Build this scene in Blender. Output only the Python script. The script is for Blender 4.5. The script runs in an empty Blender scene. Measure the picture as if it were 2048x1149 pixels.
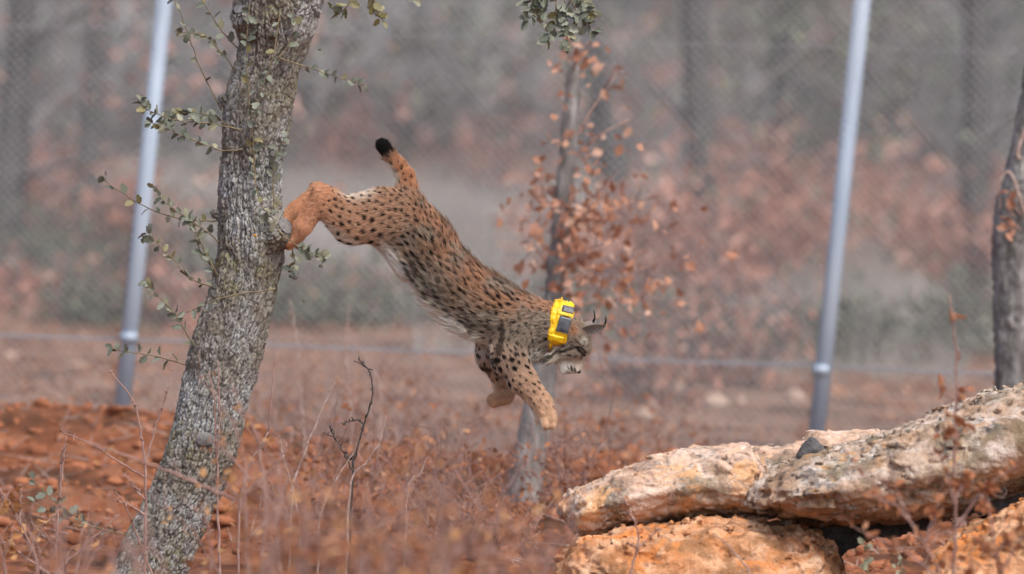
import bpy, math, random
import numpy as np
from mathutils import Vector, Matrix, Quaternion, kdtree

random.seed(7)
RNG = np.random.default_rng(11)
SC = bpy.context.scene
COL = SC.collection

# ------------------------------------------------------------------ camera, sky, sun, exposure
FPX = 2048 * 300 / 36.0            # focal length in photograph pixels (300 mm lens, 36 mm sensor)
CAM_H, PITCH, ROLL = 2.46, math.radians(2.93), math.radians(5.0)
FOCUS = 28.4
_F = np.array([0, math.cos(PITCH), -math.sin(PITCH)])
_R0 = np.array([1.0, 0, 0])
_U0 = np.cross(_R0, _F)
RIGHT = math.cos(ROLL) * _R0 + math.sin(ROLL) * _U0
UP = math.cos(ROLL) * _U0 - math.sin(ROLL) * _R0
FWD = _F
CAMLOC = np.array([0, 0, CAM_H])
cam_d = bpy.data.cameras.new('camera')
cam = bpy.data.objects.new('camera', cam_d)
COL.objects.link(cam)
cam.matrix_world = Matrix(((RIGHT[0], UP[0], -FWD[0], 0), (RIGHT[1], UP[1], -FWD[1], 0),
                           (RIGHT[2], UP[2], -FWD[2], CAM_H), (0, 0, 0, 1)))
cam_d.lens = 300
cam_d.sensor_width = 36
cam_d.clip_start = 1
cam_d.clip_end = 6000
cam_d.dof.use_dof = True
cam_d.dof.focus_distance = FOCUS
cam_d.dof.aperture_fstop = 2.2
cam_d.dof.aperture_blades = 9
SC.camera = cam

SUN_EL, SUN_AZ = math.radians(60), math.radians(150)   # azimuth from +Y towards +X
world = bpy.data.worlds.new('World')
SC.world = world
world.use_nodes = True
wn = world.node_tree.nodes
wl = world.node_tree.links
wn.clear()
sky = wn.new('ShaderNodeTexSky')
sky.sky_type = 'NISHITA'
sky.sun_disc = False
sky.sun_elevation = SUN_EL
sky.sun_rotation = SUN_AZ
sky.dust_density = 4.0
sky.air_density = 1.0
bg = wn.new('ShaderNodeBackground')
bg.inputs['Strength'].default_value = 0.15
wo = wn.new('ShaderNodeOutputWorld')
wl.new(sky.outputs[0], bg.inputs[0])
wl.new(bg.outputs[0], wo.inputs[0])
sun_d = bpy.data.lights.new('sun', 'SUN')
sun_d.energy = 1.4
sun_d.angle = math.radians(14)
sun_d.color = (1.0, 0.95, 0.88)
sun = bpy.data.objects.new('sun', sun_d)
COL.objects.link(sun)
_sv = Vector((math.sin(SUN_AZ) * math.cos(SUN_EL), math.cos(SUN_AZ) * math.cos(SUN_EL), math.sin(SUN_EL)))
sun.rotation_mode = 'QUATERNION'
sun.rotation_quaternion = _sv.to_track_quat('Z', 'Y')
sun.location = (5, 10, 30)
vs = SC.view_settings
vs.view_transform = 'Standard'
vs.look = 'None'
vs.gamma = 1.0
vs.use_curve_mapping = False
vs.exposure = 0.6
SC.cycles.use_denoising = True
SC.cycles.max_bounces = 6
SC.cycles.diffuse_bounces = 3

# ------------------------------------------------------------------ helpers
def P(px, py, d=FOCUS):
    """world point seen at photograph pixel (px, py) at depth d"""
    return CAMLOC + RIGHT * ((px - 1024) / FPX * d) + UP * ((574.5 - py) / FPX * d) + FWD * d

def hash3(ix, iy, iz, seed=0):
    h = (ix.astype(np.int64) * 374761393 + iy.astype(np.int64) * 668265263 + iz.astype(np.int64) * 2147483647 + seed * 974634777) & 0xFFFFFFFF
    h = ((h ^ (h >> 13)) * 1274126177) & 0xFFFFFFFF
    h = ((h ^ (h >> 16)) * 2246822519) & 0xFFFFFFFF
    return ((h ^ (h >> 15)) & 0xFFFFFF) / float(0xFFFFFF)

def vnoise(p, seed=0):
    i = np.floor(p).astype(np.int64)
    f = p - i
    u = f * f * f * (f * (f * 6 - 15) + 10)
    r = 0
    for dx in (0, 1):
        wx = u[..., 0] if dx else 1 - u[..., 0]
        for dy in (0, 1):
            wy = u[..., 1] if dy else 1 - u[..., 1]
            for dz in (0, 1):
                wz = u[..., 2] if dz else 1 - u[..., 2]
                r = r + wx * wy * wz * hash3(i[..., 0] + dx, i[..., 1] + dy, i[..., 2] + dz, seed)
    return r * 2 - 1

def fbm(p, octaves=4, seed=0, gain=0.5):
    a, s, t = 1.0, 0, 0
    for o in range(octaves):
        s = s + a * vnoise(p * (2.03 ** o) + 17.3 * o, seed + o)
        t += a
        a *= gain
    return s / t

def worley2(p, seed=0, wrap=0):
    """F1, F2, cell random on 2-D points; wrap = period in x"""
    i = np.floor(p).astype(np.int64)
    f1 = np.full(p.shape[0], 9.0)
    f2 = np.full(p.shape[0], 9.0)
    cid = np.zeros(p.shape[0])
    for dx in (-1, 0, 1):
        for dy in (-1, 0, 1):
            cx, cy = i[:, 0] + dx, i[:, 1] + dy
            hx = cx % wrap if wrap else cx
            z = np.zeros_like(cx)
            jx = hash3(hx, cy, z, seed)
            jy = hash3(hx, cy, z + 5, seed)
            d = np.hypot(cx + jx - p[:, 0], cy + jy - p[:, 1])
            m = d < f1
            f2 = np.where(m, f1, np.minimum(f2, d))
            cid = np.where(m, hash3(hx, cy, z + 9, seed), cid)
            f1 = np.where(m, d, f1)
    return f1, f2, cid

def new_mesh(name, V, quads=None, tris=None, smooth=True):
    me = bpy.data.meshes.new(name)
    V = np.asarray(V, dtype=np.float32)
    q = np.asarray(quads, dtype=np.int32).reshape(-1, 4) if quads is not None and len(quads) else np.zeros((0, 4), np.int32)
    t = np.asarray(tris, dtype=np.int32).reshape(-1, 3) if tris is not None and len(tris) else np.zeros((0, 3), np.int32)
    nl = q.size + t.size
    me.vertices.add(len(V))
    me.vertices.foreach_set('co', V.ravel())
    me.loops.add(nl)
    me.loops.foreach_set('vertex_index', np.concatenate([q.ravel(), t.ravel()]))
    me.polygons.add(len(q) + len(t))
    st = np.concatenate([np.arange(len(q)) * 4, q.size + np.arange(len(t)) * 3]).astype(np.int32)
    me.polygons.foreach_set('loop_start', st)
    me.update(calc_edges=True)
    me.validate()
    if smooth:
        me.polygons.foreach_set('use_smooth', np.ones(len(me.polygons), dtype=bool))
    return me

WL = {}
def tag(o, label=None, cat=None, group=None, kind=None):
    if label: o['label'] = label
    if cat: o['category'] = cat
    if group: o['group'] = group
    if kind: o['kind'] = kind
    return o

def empty(name, loc):
    o = bpy.data.objects.new(name, None)
    COL.objects.link(o)
    o.location = loc
    o.empty_display_size = 0.1
    WL[o.name] = np.array(loc, float)
    return o

def put(name, me, mat=None, parent=None, loc=None):
    """object whose mesh is in coordinates relative to loc (world)"""
    o = bpy.data.objects.new(name, me)
    COL.objects.link(o)
    w = np.array(loc if loc is not None else (WL[parent.name] if parent else (0, 0, 0)), float)
    if parent:
        o.parent = parent
        o.location = w - WL[parent.name]
    else:
        o.location = w
    WL[o.name] = w
    if mat is not None and not me.materials:
        me.materials.append(mat)
    return o

class MB:
    def __init__(self):
        self.V, self.Q, self.T, self.n = [], [], [], 0
    def add(self, V, quads=None, tris=None):
        V = np.asarray(V, float).reshape(-1, 3)
        if quads is not None and len(quads): self.Q.append(np.asarray(quads).reshape(-1, 4) + self.n)
        if tris is not None and len(tris): self.T.append(np.asarray(tris).reshape(-1, 3) + self.n)
        self.V.append(V)
        self.n += len(V)
    def tube(self, pts, radii, sides=6, cap=True):
        pts = np.asarray(pts, float)
        n = len(pts)
        radii = np.broadcast_to(np.asarray(radii, float), (n,))
        tan = np.gradient(pts, axis=0)
        tan /= np.linalg.norm(tan, axis=1)[:, None] + 1e-12
        ref = np.array([0.31, 0.87, 0.37])
        a = np.arange(sides) / sides * 2 * math.pi
        rings = []
        u = np.cross(tan[0], ref)
        u /= np.linalg.norm(u)
        for i in range(n):
            u = u - tan[i] * (u @ tan[i])
            u /= np.linalg.norm(u) + 1e-12
            v = np.cross(tan[i], u)
            rings.append(pts[i] + radii[i] * (np.cos(a)[:, None] * u + np.sin(a)[:, None] * v))
        V = np.concatenate(rings)
        k = np.arange(sides)
        Q = []
        for i in range(n - 1):
            Q.append(np.stack([i * sides + k, i * sides + (k + 1) % sides, (i + 1) * sides + (k + 1) % sides, (i + 1) * sides + k], 1))
        T = []
        if cap:
            V = np.concatenate([V, pts[:1], pts[-1:]])
            T = np.concatenate([np.stack([(k + 1) % sides, k, np.full(sides, n * sides)], 1),
                                np.stack([(n - 1) * sides + k, (n - 1) * sides + (k + 1) % sides, np.full(sides, n * sides + 1)], 1)])
        self.add(V, np.concatenate(Q), T)
    def prisms(self, A, B, ra, rb):
        """many straight three-sided twigs at once"""
        A, B = np.asarray(A, float), np.asarray(B, float)
        n = len(A)
        if n == 0: return
        ra = np.broadcast_to(ra, (n,)); rb = np.broadcast_to(rb, (n,))
        t = B - A
        t /= np.linalg.norm(t, axis=1)[:, None] + 1e-9
        u = np.cross(t, np.array([0.3, 0.8, 0.52]))
        u /= np.linalg.norm(u, axis=1)[:, None] + 1e-9
        v = np.cross(t, u)
        V = np.zeros((n, 6, 3))
        for k in range(3):
            c, s = math.cos(k * 2.0944), math.sin(k * 2.0944)
            V[:, k] = A + ra[:, None] * (c * u + s * v)
            V[:, 3 + k] = B + rb[:, None] * (c * u + s * v)
        b = np.arange(n)[:, None] * 6
        Q = np.concatenate([b + np.array([[k, (k + 1) % 3, 3 + (k + 1) % 3, 3 + k]]) for k in range(3)])
        self.add(V.reshape(-1, 3), Q)
    def leaves(self, C, size, rng, flat=0.0, aspect=0.55, up=None):
        """folded diamond leaves, random facing"""
        C = np.asarray(C, float)
        n = len(C)
        if n == 0: return
        size = np.broadcast_to(size, (n,))[:, None]
        d = rng.normal(size=(n, 3))
        if flat: d[:, 2] *= (1 - flat)
        d /= np.linalg.norm(d, axis=1)[:, None]
        s = np.cross(d, rng.normal(size=(n, 3)))
        if flat:
            s[:, 2] *= (1 - flat)
        s /= np.linalg.norm(s, axis=1)[:, None] + 1e-9
        nn = np.cross(d, s)
        V = np.stack([C - d * size * .5, C + s * size * aspect * .5 + nn * size * .12, C + d * size * .5, C - s * size * aspect * .5 + nn * size * .12], 1)
        b = np.arange(n)[:, None] * 4
        T = np.concatenate([b + np.array([[0, 1, 2]]), b + np.array([[0, 2, 3]])])
        self.add(V.reshape(-1, 3), None, T)
    def build(self, name, mat, parent=None, loc=None, smooth=True):
        w = np.array(loc if loc is not None else (WL[parent.name] if parent else (0, 0, 0)), float)
        V = np.concatenate(self.V) - w
        me = new_mesh(name, V, np.concatenate(self.Q) if self.Q else None, np.concatenate(self.T) if self.T else None, smooth)
        return put(name, me, mat, parent, w)

def spline(pts, n):
    """Catmull-Rom through pts, n samples"""
    pts = np.asarray(pts, float)
    m = len(pts)
    ext = np.concatenate([[2 * pts[0] - pts[1]], pts, [2 * pts[-1] - pts[-2]]])
    t = np.linspace(0, m - 1 - 1e-6, n)
    i = t.astype(int)
    f = (t - i)[:, None]
    a, b, c, d = ext[i], ext[i + 1], ext[i + 2], ext[i + 3]
    return 0.5 * ((2 * b) + (c - a) * f + (2 * a - 5 * b + 4 * c - d) * f ** 2 + (3 * b - a - 3 * c + d) * f ** 3)

def surface_nets(f, org, h):
    s = f < 0
    c = np.zeros(tuple(np.array(f.shape) - 1), np.int8)
    for a in (0, 1):
        for b in (0, 1):
            for d in (0, 1):
                c += s[a:f.shape[0] - 1 + a, b:f.shape[1] - 1 + b, d:f.shape[2] - 1 + d]
    act = (c > 0) & (c < 8)
    I = np.argwhere(act)
    idx = np.full(act.shape, -1, np.int64)
    idx[act] = np.arange(len(I))
    pos = np.zeros((len(I), 3))
    cnt = np.zeros(len(I))
    cr = [(a, b, d) for a in (0, 1) for b in (0, 1) for d in (0, 1)]
    for a in cr:
        for ax in range(3):
            if a[ax] == 1: continue
            b = list(a); b[ax] = 1
            fa = f[I[:, 0] + a[0], I[:, 1] + a[1], I[:, 2] + a[2]]
            fb = f[I[:, 0] + b[0], I[:, 1] + b[1], I[:, 2] + b[2]]
            m = (fa < 0) != (fb < 0)
            t = np.where(m, fa / np.where(m, fa - fb, 1), 0)
            p = np.array(a, float)[None] + t[:, None] * (np.array(b) - np.array(a))[None]
            pos += np.where(m[:, None], p, 0)
            cnt += m
    V = (I + pos / cnt[:, None]) * h + org
    Q = []
    for ax in range(3):
        sl0 = [slice(None)] * 3; sl1 = [slice(None)] * 3
        sl0[ax] = slice(0, -1); sl1[ax] = slice(1, None)
        df = s[tuple(sl0)] != s[tuple(sl1)]
        E = np.argwhere(df)
        o1, o2 = (ax + 1) % 3, (ax + 2) % 3
        E = E[(E[:, o1] > 0) & (E[:, o2] > 0) & (E[:, o1] < f.shape[o1] - 1) & (E[:, o2] < f.shape[o2] - 1)]
        inside0 = s[E[:, 0], E[:, 1], E[:, 2]]
        cells = []
        for (a, b) in ((-1, -1), (0, -1), (0, 0), (-1, 0)):
            K = E.copy(); K[:, o1] += a; K[:, o2] += b
            cells.append(idx[K[:, 0], K[:, 1], K[:, 2]])
        q = np.stack(cells, 1)
        q[~inside0] = q[~inside0][:, ::-1]
        Q.append(q)
    return V, np.concatenate(Q)

# ------------------------------------------------------------------ materials
class NM:
    """tiny node builder"""
    def __init__(self, name, rough=0.8, spec=0.3):
        self.m = bpy.data.materials.new(name)
        self.m.use_nodes = True
        self.N = self.m.node_tree.nodes
        self.L = self.m.node_tree.links
        self.N.clear()
        self.out = self.N.new('ShaderNodeOutputMaterial')
        self.b = self.N.new('ShaderNodeBsdfPrincipled')
        self.b.inputs['Roughness'].default_value = rough
        self.b.inputs['Specular IOR Level'].default_value = spec
        self.L.new(self.b.outputs[0], self.out.inputs['Surface'])
        self.tc = self.N.new('ShaderNodeTexCoord')
    def set(self, node, key, v):
        s = node.inputs[key]
        if hasattr(v, 'is_output') or isinstance(v, bpy.types.NodeSocket): self.L.new(v, s)
        else: s.default_value = v
    def mapping(self, scale=(1, 1, 1), rot=(0, 0, 0), coord='Object'):
        n = self.N.new('ShaderNodeMapping')
        n.inputs['Scale'].default_value = scale
        n.inputs['Rotation'].default_value = rot
        self.L.new(self.tc.outputs[coord], n.inputs['Vector'])
        return n.outputs[0]
    def noise(self, scale, detail=4, rough=0.55, vec=None, dist=0.0):
        n = self.N.new('ShaderNodeTexNoise')
        n.inputs['Scale'].default_value = scale
        n.inputs['Detail'].default_value = detail
        n.inputs['Roughness'].default_value = rough
        n.inputs['Distortion'].default_value = dist
        self.L.new(vec if vec is not None else self.tc.outputs['Object'], n.inputs['Vector'])
        return n.outputs[0]
    def voro(self, scale, feature='F1', vec=None):
        n = self.N.new('ShaderNodeTexVoronoi')
        n.feature = feature
        n.inputs['Scale'].default_value = scale
        self.L.new(vec if vec is not None else self.tc.outputs['Object'], n.inputs['Vector'])
        return n.outputs['Distance']
    def ramp(self, fac, stops):
        n = self.N.new('ShaderNodeValToRGB')
        e = n.color_ramp.elements
        while len(e) < len(stops): e.new(0.5)
        for el, (p, c) in zip(e, stops):
            el.position = p
            el.color = (c, c, c, 1) if isinstance(c, (int, float)) else (*c, 1)
        self.L.new(fac, n.inputs[0])
        return n.outputs[0]
    def mix(self, fac, a, b, mode='MIX'):
        n = self.N.new('ShaderNodeMix')
        n.data_type = 'RGBA'
        n.blend_type = mode
        for k, v in ((0, fac), (6, a), (7, b)):
            if isinstance(v, bpy.types.NodeSocket): self.L.new(v, n.inputs[k])
            elif isinstance(v, (int, float)): n.inputs[k].default_value = v if k == 0 else (v, v, v, 1)
            else: n.inputs[k].default_value = (*v, 1)
        return n.outputs[2]
    def math(self, op, a, b=0.0):
        n = self.N.new('ShaderNodeMath')
        n.operation = op
        for k, v in ((0, a), (1, b)):
            if isinstance(v, bpy.types.NodeSocket): self.L.new(v, n.inputs[k])
            else: n.inputs[k].default_value = v
        return n.outputs[0]
    def attr(self, name, out='Fac'):
        n = self.N.new('ShaderNodeAttribute')
        n.attribute_name = name
        return n.outputs[out]
    def island(self):
        return self.N.new('ShaderNodeNewGeometry').outputs['Random Per Island']
    def objrand(self):
        return self.N.new('ShaderNodeObjectInfo').outputs['Random']
    def sep(self, vec, k):
        n = self.N.new('ShaderNodeSeparateXYZ')
        self.L.new(vec, n.inputs[0])
        return n.outputs[k]
    def color(self, c):
        self.set(self.b, 'Base Color', c if isinstance(c, bpy.types.NodeSocket) else (*c, 1))
        return self
    def bump(self, h, strength=0.5, dist=0.01):
        n = self.N.new('ShaderNodeBump')
        n.inputs['Strength'].default_value = strength
        n.inputs['Distance'].default_value = dist
        self.L.new(h, n.inputs['Height'])
        self.L.new(n.outputs[0], self.b.inputs['Normal'])
        return self

def leafmat(name, stops, rough=0.6, trans=0.0, per_object=False, spec=0.3):
    m = NM(name, rough, spec)
    r = m.objrand() if per_object else m.island()
    c = m.ramp(r, stops)
    v = m.noise(60, 2)
    c = m.mix(m.math('MULTIPLY', v, 0.5), c, tuple(x * 0.6 for x in stops[0][1]))
    m.color(c)
    if trans:
        t = m.N.new('ShaderNodeBsdfTranslucent')
        m.L.new(c, t.inputs[0])
        mx = m.N.new('ShaderNodeMixShader')
        mx.inputs[0].default_value = trans
        m.L.new(m.b.outputs[0], mx.inputs[1])
        m.L.new(t.outputs[0], mx.inputs[2])
        m.L.new(mx.outputs[0], m.out.inputs['Surface'])
    return m.m

def twigmat(name, c1, c2, scale=40):
    m = NM(name, 0.8, 0.2)
    n = m.noise(scale, 3)
    m.color(m.mix(m.ramp(n, [(0.3, 0.0), (0.7, 1.0)]), c1, c2))
    return m.m

#%%PART_SETTING
# ------------------------------------------------------------------ terrain
def gz(x, y):
    x = np.asarray(x, float); y = np.asarray(y, float)
    z = 0.049 * 7 * np.tanh(x / 7)
    p = np.stack([x, y, np.zeros_like(x)], -1)
    near = np.exp(-((np.maximum(np.abs(y - 32), 2.4) - 2.4) / 0.7) ** 2)
    ridge = np.exp(-((y - 33.3) / 0.7) ** 2) * (0.15 + 0.07 * np.tanh(-(x + 0.9) / 0.5) + 0.05 * fbm(p * 1.3, 2, 3))
    z = z + ridge * (np.abs(x) < 60)
    z = z + near * (0.11 * fbm(p * 1.9, 3, 5) - 0.06 * np.abs(fbm(p * 2.6, 4, 8)) + 0.03 * fbm(p * 9, 3, 9) + .02)
    far = np.clip((y - 36) / 6, 0, 1)
    z = z + far * 0.07 * fbm(p * 0.6, 3, 21)
    z = z - 0.01
    return z

def G(px, d):
    """world point on the ground under pixel column px at depth d"""
    y0 = -300 + 42000 / d + (px - 1024) * 0.038
    w = P(px, y0, d)
    w[2] = float(gz(w[0], w[1]))
    return w

def graded(a, b, step, far_a, far_b, k=1.35):
    mid = list(np.arange(a, b, step))
    up, v, s = [], b, step
    while v < far_b:
        up.append(v); s *= k; v += s
    up.append(far_b)
    dn, v, s = [], a - step, step
    while v > far_a:
        dn.append(v); s *= k; v -= s
    dn.append(far_a)
    return np.array(dn[::-1] + mid + up)

def build_ground():
    xs = graded(-3.6, 3.6, 0.04, -3000, 3000)
    ys = graded(28, 44, 0.04, -200, 3500, 1.12)
    X, Y = np.meshgrid(xs, ys)
    Z = gz(X, Y)
    V = np.stack([X, Y, Z], -1).reshape(-1, 3)
    nx, ny = len(xs), len(ys)
    i = (np.arange(ny - 1)[:, None] * nx + np.arange(nx - 1)[None]).ravel()
    Q = np.stack([i, i + 1, i + nx + 1, i + nx], 1)
    m = NM('ground_soil', 0.95, 0.1)
    pos = m.tc.outputs['Object']
    y = m.sep(pos, 1)
    n1 = m.noise(0.9, 3)
    n2 = m.noise(6, 5)
    n3 = m.noise(35, 4)
    red = m.ramp(n2, [(0.25, (0.11, 0.04, 0.022)), (0.5, (0.33, 0.125, 0.062)), (0.75, (0.52, 0.25, 0.145))])
    litter = m.ramp(n3, [(0.25, (0.14, 0.085, 0.06)), (0.5, (0.33, 0.20, 0.14)), (0.75, (0.50, 0.34, 0.25))])
    grass = m.ramp(n2, [(0.25, (0.27, 0.235, 0.21)), (0.5, (0.46, 0.415, 0.375)), (0.75, (0.56, 0.52, 0.46))])
    a = m.ramp(m.math('ADD', m.math('MULTIPLY', m.math('SUBTRACT', y, 34.0), 0.7), m.math('SUBTRACT', n1, 0.5)), [(0.0, 0.0), (0.6, 1.0)])
    b = m.ramp(m.math('ADD', m.math('MULTIPLY', m.math('SUBTRACT', y, 43.2), 0.5), m.math('SUBTRACT', n1, 0.5)), [(0.0, 0.0), (0.8, 1.0)])
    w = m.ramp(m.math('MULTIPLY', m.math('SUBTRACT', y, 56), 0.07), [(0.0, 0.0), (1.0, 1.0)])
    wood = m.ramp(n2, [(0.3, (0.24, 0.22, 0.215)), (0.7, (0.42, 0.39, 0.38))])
    red = m.mix(m.ramp(m.noise(2.2, 5, .65), [(0.5, 0.0), (0.62, .8)]), red, (0.085, 0.05, 0.035))
    n4 = m.noise(2.6, 5, .65)
    litter = m.mix(m.ramp(n4, [(0.40, .85), (0.5, 0.0)]), litter, (0.085, 0.05, 0.035))
    litter = m.mix(m.ramp(n4, [(0.54, 0.0), (0.66, .6)]), litter, (0.46, 0.33, 0.26))
    c = m.mix(a, red, litter)
    c = m.mix(b, c, grass)
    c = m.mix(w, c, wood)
    m.color(c)
    m.bump(m.mix(.5, n3, m.noise(90, 4, .7)), 1.0, 0.04)
    o = put('ground', new_mesh('ground', V, Q), m.m)
    tag(o, kind='structure')
build_ground()

M_red = NM('red_clod', 0.95, 0.1)
M_red.color(M_red.mix(M_red.noise(14, 4), M_red.ramp(M_red.island(), [(0.0, (0.17, 0.062, 0.033)), (1.0, (0.40, 0.165, 0.085))]), (0.34, 0.135, 0.07)))
M_red = M_red.m
M_bark_grey = twigmat('grey_stem', (0.10, 0.085, 0.08), (0.22, 0.20, 0.19), 8)
M_twig_red = twigmat('purple_brown_twig', (0.22, 0.125, 0.105), (0.43, 0.28, 0.235), 30)
M_twig_pale = twigmat('pale_twig', (0.26, 0.17, 0.14), (0.50, 0.39, 0.34), 60)
M_twig_dark = twigmat('dark_thorn_twig', (0.035, 0.03, 0.028), (0.10, 0.085, 0.075), 60)
M_twig_olive = twigmat('olive_brown_sprig', (0.12, 0.085, 0.05), (0.27, 0.22, 0.13), 60)
M_leaf_rust = leafmat('rust_dead_leaf', [(0.0, (0.30, 0.115, 0.055)), (0.5, (0.48, 0.21, 0.105)), (1.0, (0.62, 0.37, 0.23))], 0.7, 0.25)
M_leaf_orange = leafmat('orange_dead_leaf', [(0.0, (0.42, 0.17, 0.06)), (0.6, (0.62, 0.30, 0.12)), (1.0, (0.68, 0.40, 0.20))], 0.7, 0.25)
M_leaf_pink = leafmat('pinkish_far_leaf', [(0.0, (0.40, 0.19, 0.135)), (0.5, (0.56, 0.285, 0.21)), (1.0, (0.66, 0.44, 0.36))], 0.8, 0.2)
M_leaf_sage = leafmat('sage_far_leaf', [(0.0, (0.10, 0.115, 0.075)), (0.5, (0.175, 0.195, 0.13)), (1.0, (0.28, 0.29, 0.205))], 0.8, 0.1)
M_leaf_dark = leafmat('dull_evergreen_leaf', [(0.0, (0.08, 0.088, 0.077)), (0.5, (0.14, 0.15, 0.133)), (1.0, (0.23, 0.235, 0.215))], 0.8, 0.1)
M_twig_far = leafmat('grey_lilac_twig', [(0.0, (0.25, 0.24, 0.235)), (0.5, (0.43, 0.415, 0.405)), (1.0, (0.60, 0.58, 0.57))], 0.9, 0.0)
M_bark_dark = twigmat('dark_far_bark', (0.05, 0.047, 0.045), (0.11, 0.105, 0.10), 8)
M_grass = leafmat('dry_grass', [(0.0, (0.38, 0.33, 0.28)), (0.5, (0.56, 0.50, 0.44)), (1.0, (0.68, 0.63, 0.56))], 0.9, 0.2)
M_stone_pale = NM('pale_ground_stone', 0.9, 0.2)
M_stone_pale.color(M_stone_pale.mix(M_stone_pale.noise(9, 4), (0.38, 0.26, 0.19), (0.48, 0.37, 0.30)))
M_stone_pale = M_stone_pale.m

def lump(c, r, rng, amp=0.3, n=10):
    """small irregular boulder as V, Q (sphere grid)"""
    th = np.linspace(0, math.pi, n)
    ph = np.arange(n * 2) / (n * 2) * 2 * math.pi
    T_, F_ = np.meshgrid(th, ph, indexing='ij')
    D = np.stack([np.sin(T_) * np.cos(F_), np.sin(T_) * np.sin(F_), np.cos(T_)], -1).reshape(-1, 3)
    s = rng.uniform(0, 100)
    rr = 1 + amp * fbm(D * 1.6 + s, 3, 2)
    V = D * rr[:, None] * np.asarray(r) + np.asarray(c)
    m = n * 2
    Q = []
    for i in range(n - 1):
        k = np.arange(m)
        Q.append(np.stack([i * m + k, (i + 1) * m + k, (i + 1) * m + (k + 1) % m, i * m + (k + 1) % m], 1))
    return V, np.concatenate(Q)

def scatter_litter():
    # clods of red earth on the heap
    mb = MB()
    for _ in range(380):
        y = RNG.uniform(29.3, 34.3)
        x = RNG.uniform(-2.6, 2.6)
        r = float(np.clip(RNG.lognormal(-3.75, 0.5), 0.008, 0.03))
        V, Q = lump((x, y, float(gz(x, y)) + r * 0.25), (r * RNG.uniform(.8, 1.5), r * RNG.uniform(.8, 1.4), r * RNG.uniform(.5, .95)), RNG, 0.95, 6)
        mb.add(V, Q)
    for _ in range(3200):
        y = RNG.uniform(29.3, 34.6)
        x = RNG.uniform(-2.6, 2.2)
        r = float(np.clip(RNG.lognormal(-4.5, 0.5), 0.005, 0.03))
        V, Q = lump((x, y, float(gz(x, y)) + r * 0.3), (r * RNG.uniform(.7, 1.6), r * RNG.uniform(.7, 1.4), r * RNG.uniform(.5, 1)), RNG, 1.1, 4)
        mb.add(V, Q)
    tag(mb.build('earth_clods', M_red), kind='stuff')
    mb = MB()
    n = 900
    y = RNG.uniform(29.5, 34.6, n)
    x = RNG.uniform(-2.4, 2.0, n)
    A = np.stack([x, y, gz(x, y) + .01], 1)
    mb.prisms(A, A + RNG.normal(0, 1, (n, 3)) * np.array([.10, .08, .035]) + np.array([0, 0, .02]), .003, .001)
    tag(mb.build('fallen_twigs', M_twig_pale), kind='stuff')
    # dead leaves lying on the ground
    mb = MB()
    n = 16000
    y = RNG.uniform(29.5, 43.5, n)
    x = RNG.uniform(-3.4, 3.4, n)
    keep = (y > 34.2) | (RNG.random(n) < np.where(x > -0.6, 0.5, 0.10))
    keep &= (fbm(np.stack([x * 1.6, y * .9, 0 * x], -1), 3, 77) > -0.12) | (y < 34.2)
    x, y = x[keep], y[keep]
    C = np.stack([x, y, gz(x, y) + RNG.uniform(0.005, 0.05, len(x))], 1)
    mb.leaves(C, RNG.uniform(0.02, 0.05, len(x)), RNG, 0.45)
    tag(mb.build('leaf_litter', M_leaf_rust), kind='stuff')
    # dry grass of the meadow beyond the fence
    mb = MB()
    n = 26000
    y = RNG.uniform(41, 66, n)
    x = RNG.uniform(-1, 1, n) * (y * 0.07)
    dens = fbm(np.stack([x * .7, y * .35, 0 * x], -1), 3, 40)
    k = dens > -0.15
    x, y = x[k], y[k]
    A = np.stack([x, y, gz(x, y) - 0.01], 1)
    h = RNG.uniform(0.06, 0.28, len(x))
    B = A + np.stack([RNG.normal(0, .07, len(x)), RNG.normal(0, .07, len(x)), h], 1)
    mb.prisms(A, B, 0.006, 0.001)
    tag(mb.build('dry_grass', M_grass), kind='stuff')
scatter_litter()

def stones():
    spots = [(150, 730, 22, 14, 'pale oval stone lying left of the fence post on the litter'),
             (20, 705, 16, 11, 'small pale stone at the far left edge on the litter'),
             (1430, 810, 26, 17, 'largest buff stone on the litter between sapling and right post'),
             (1290, 832, 17, 14, 'round buff stone on the litter just right of the leaping cat'),
             (1352, 786, 16, 14, 'upper pale stone on the litter above the largest buff stone'),
             (1590, 800, 20, 16, 'whitish stone on the litter against the foot of the right post'),
             (1480, 806, 10, 12, 'smallest buff stone right beside the largest buff stone')]
    for px, py, rx, ry, lab in spots:
        y0 = py - (px - 1024) * 0.038
        d = 42000 / (y0 + 300)
        w = P(px, py, d)
        w[2] = float(gz(w[0], w[1]))
        s = d / FPX
        V, Q = lump((0, 0, ry * s * 0.55), (rx * s, rx * s * .8, ry * s), RNG, 0.28, 12)
        o = put('stone', new_mesh('stone', V, Q), M_stone_pale, None, w)
        tag(o, lab, 'stone', 'blurred stones on the litter by the fence')
stones()

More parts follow.
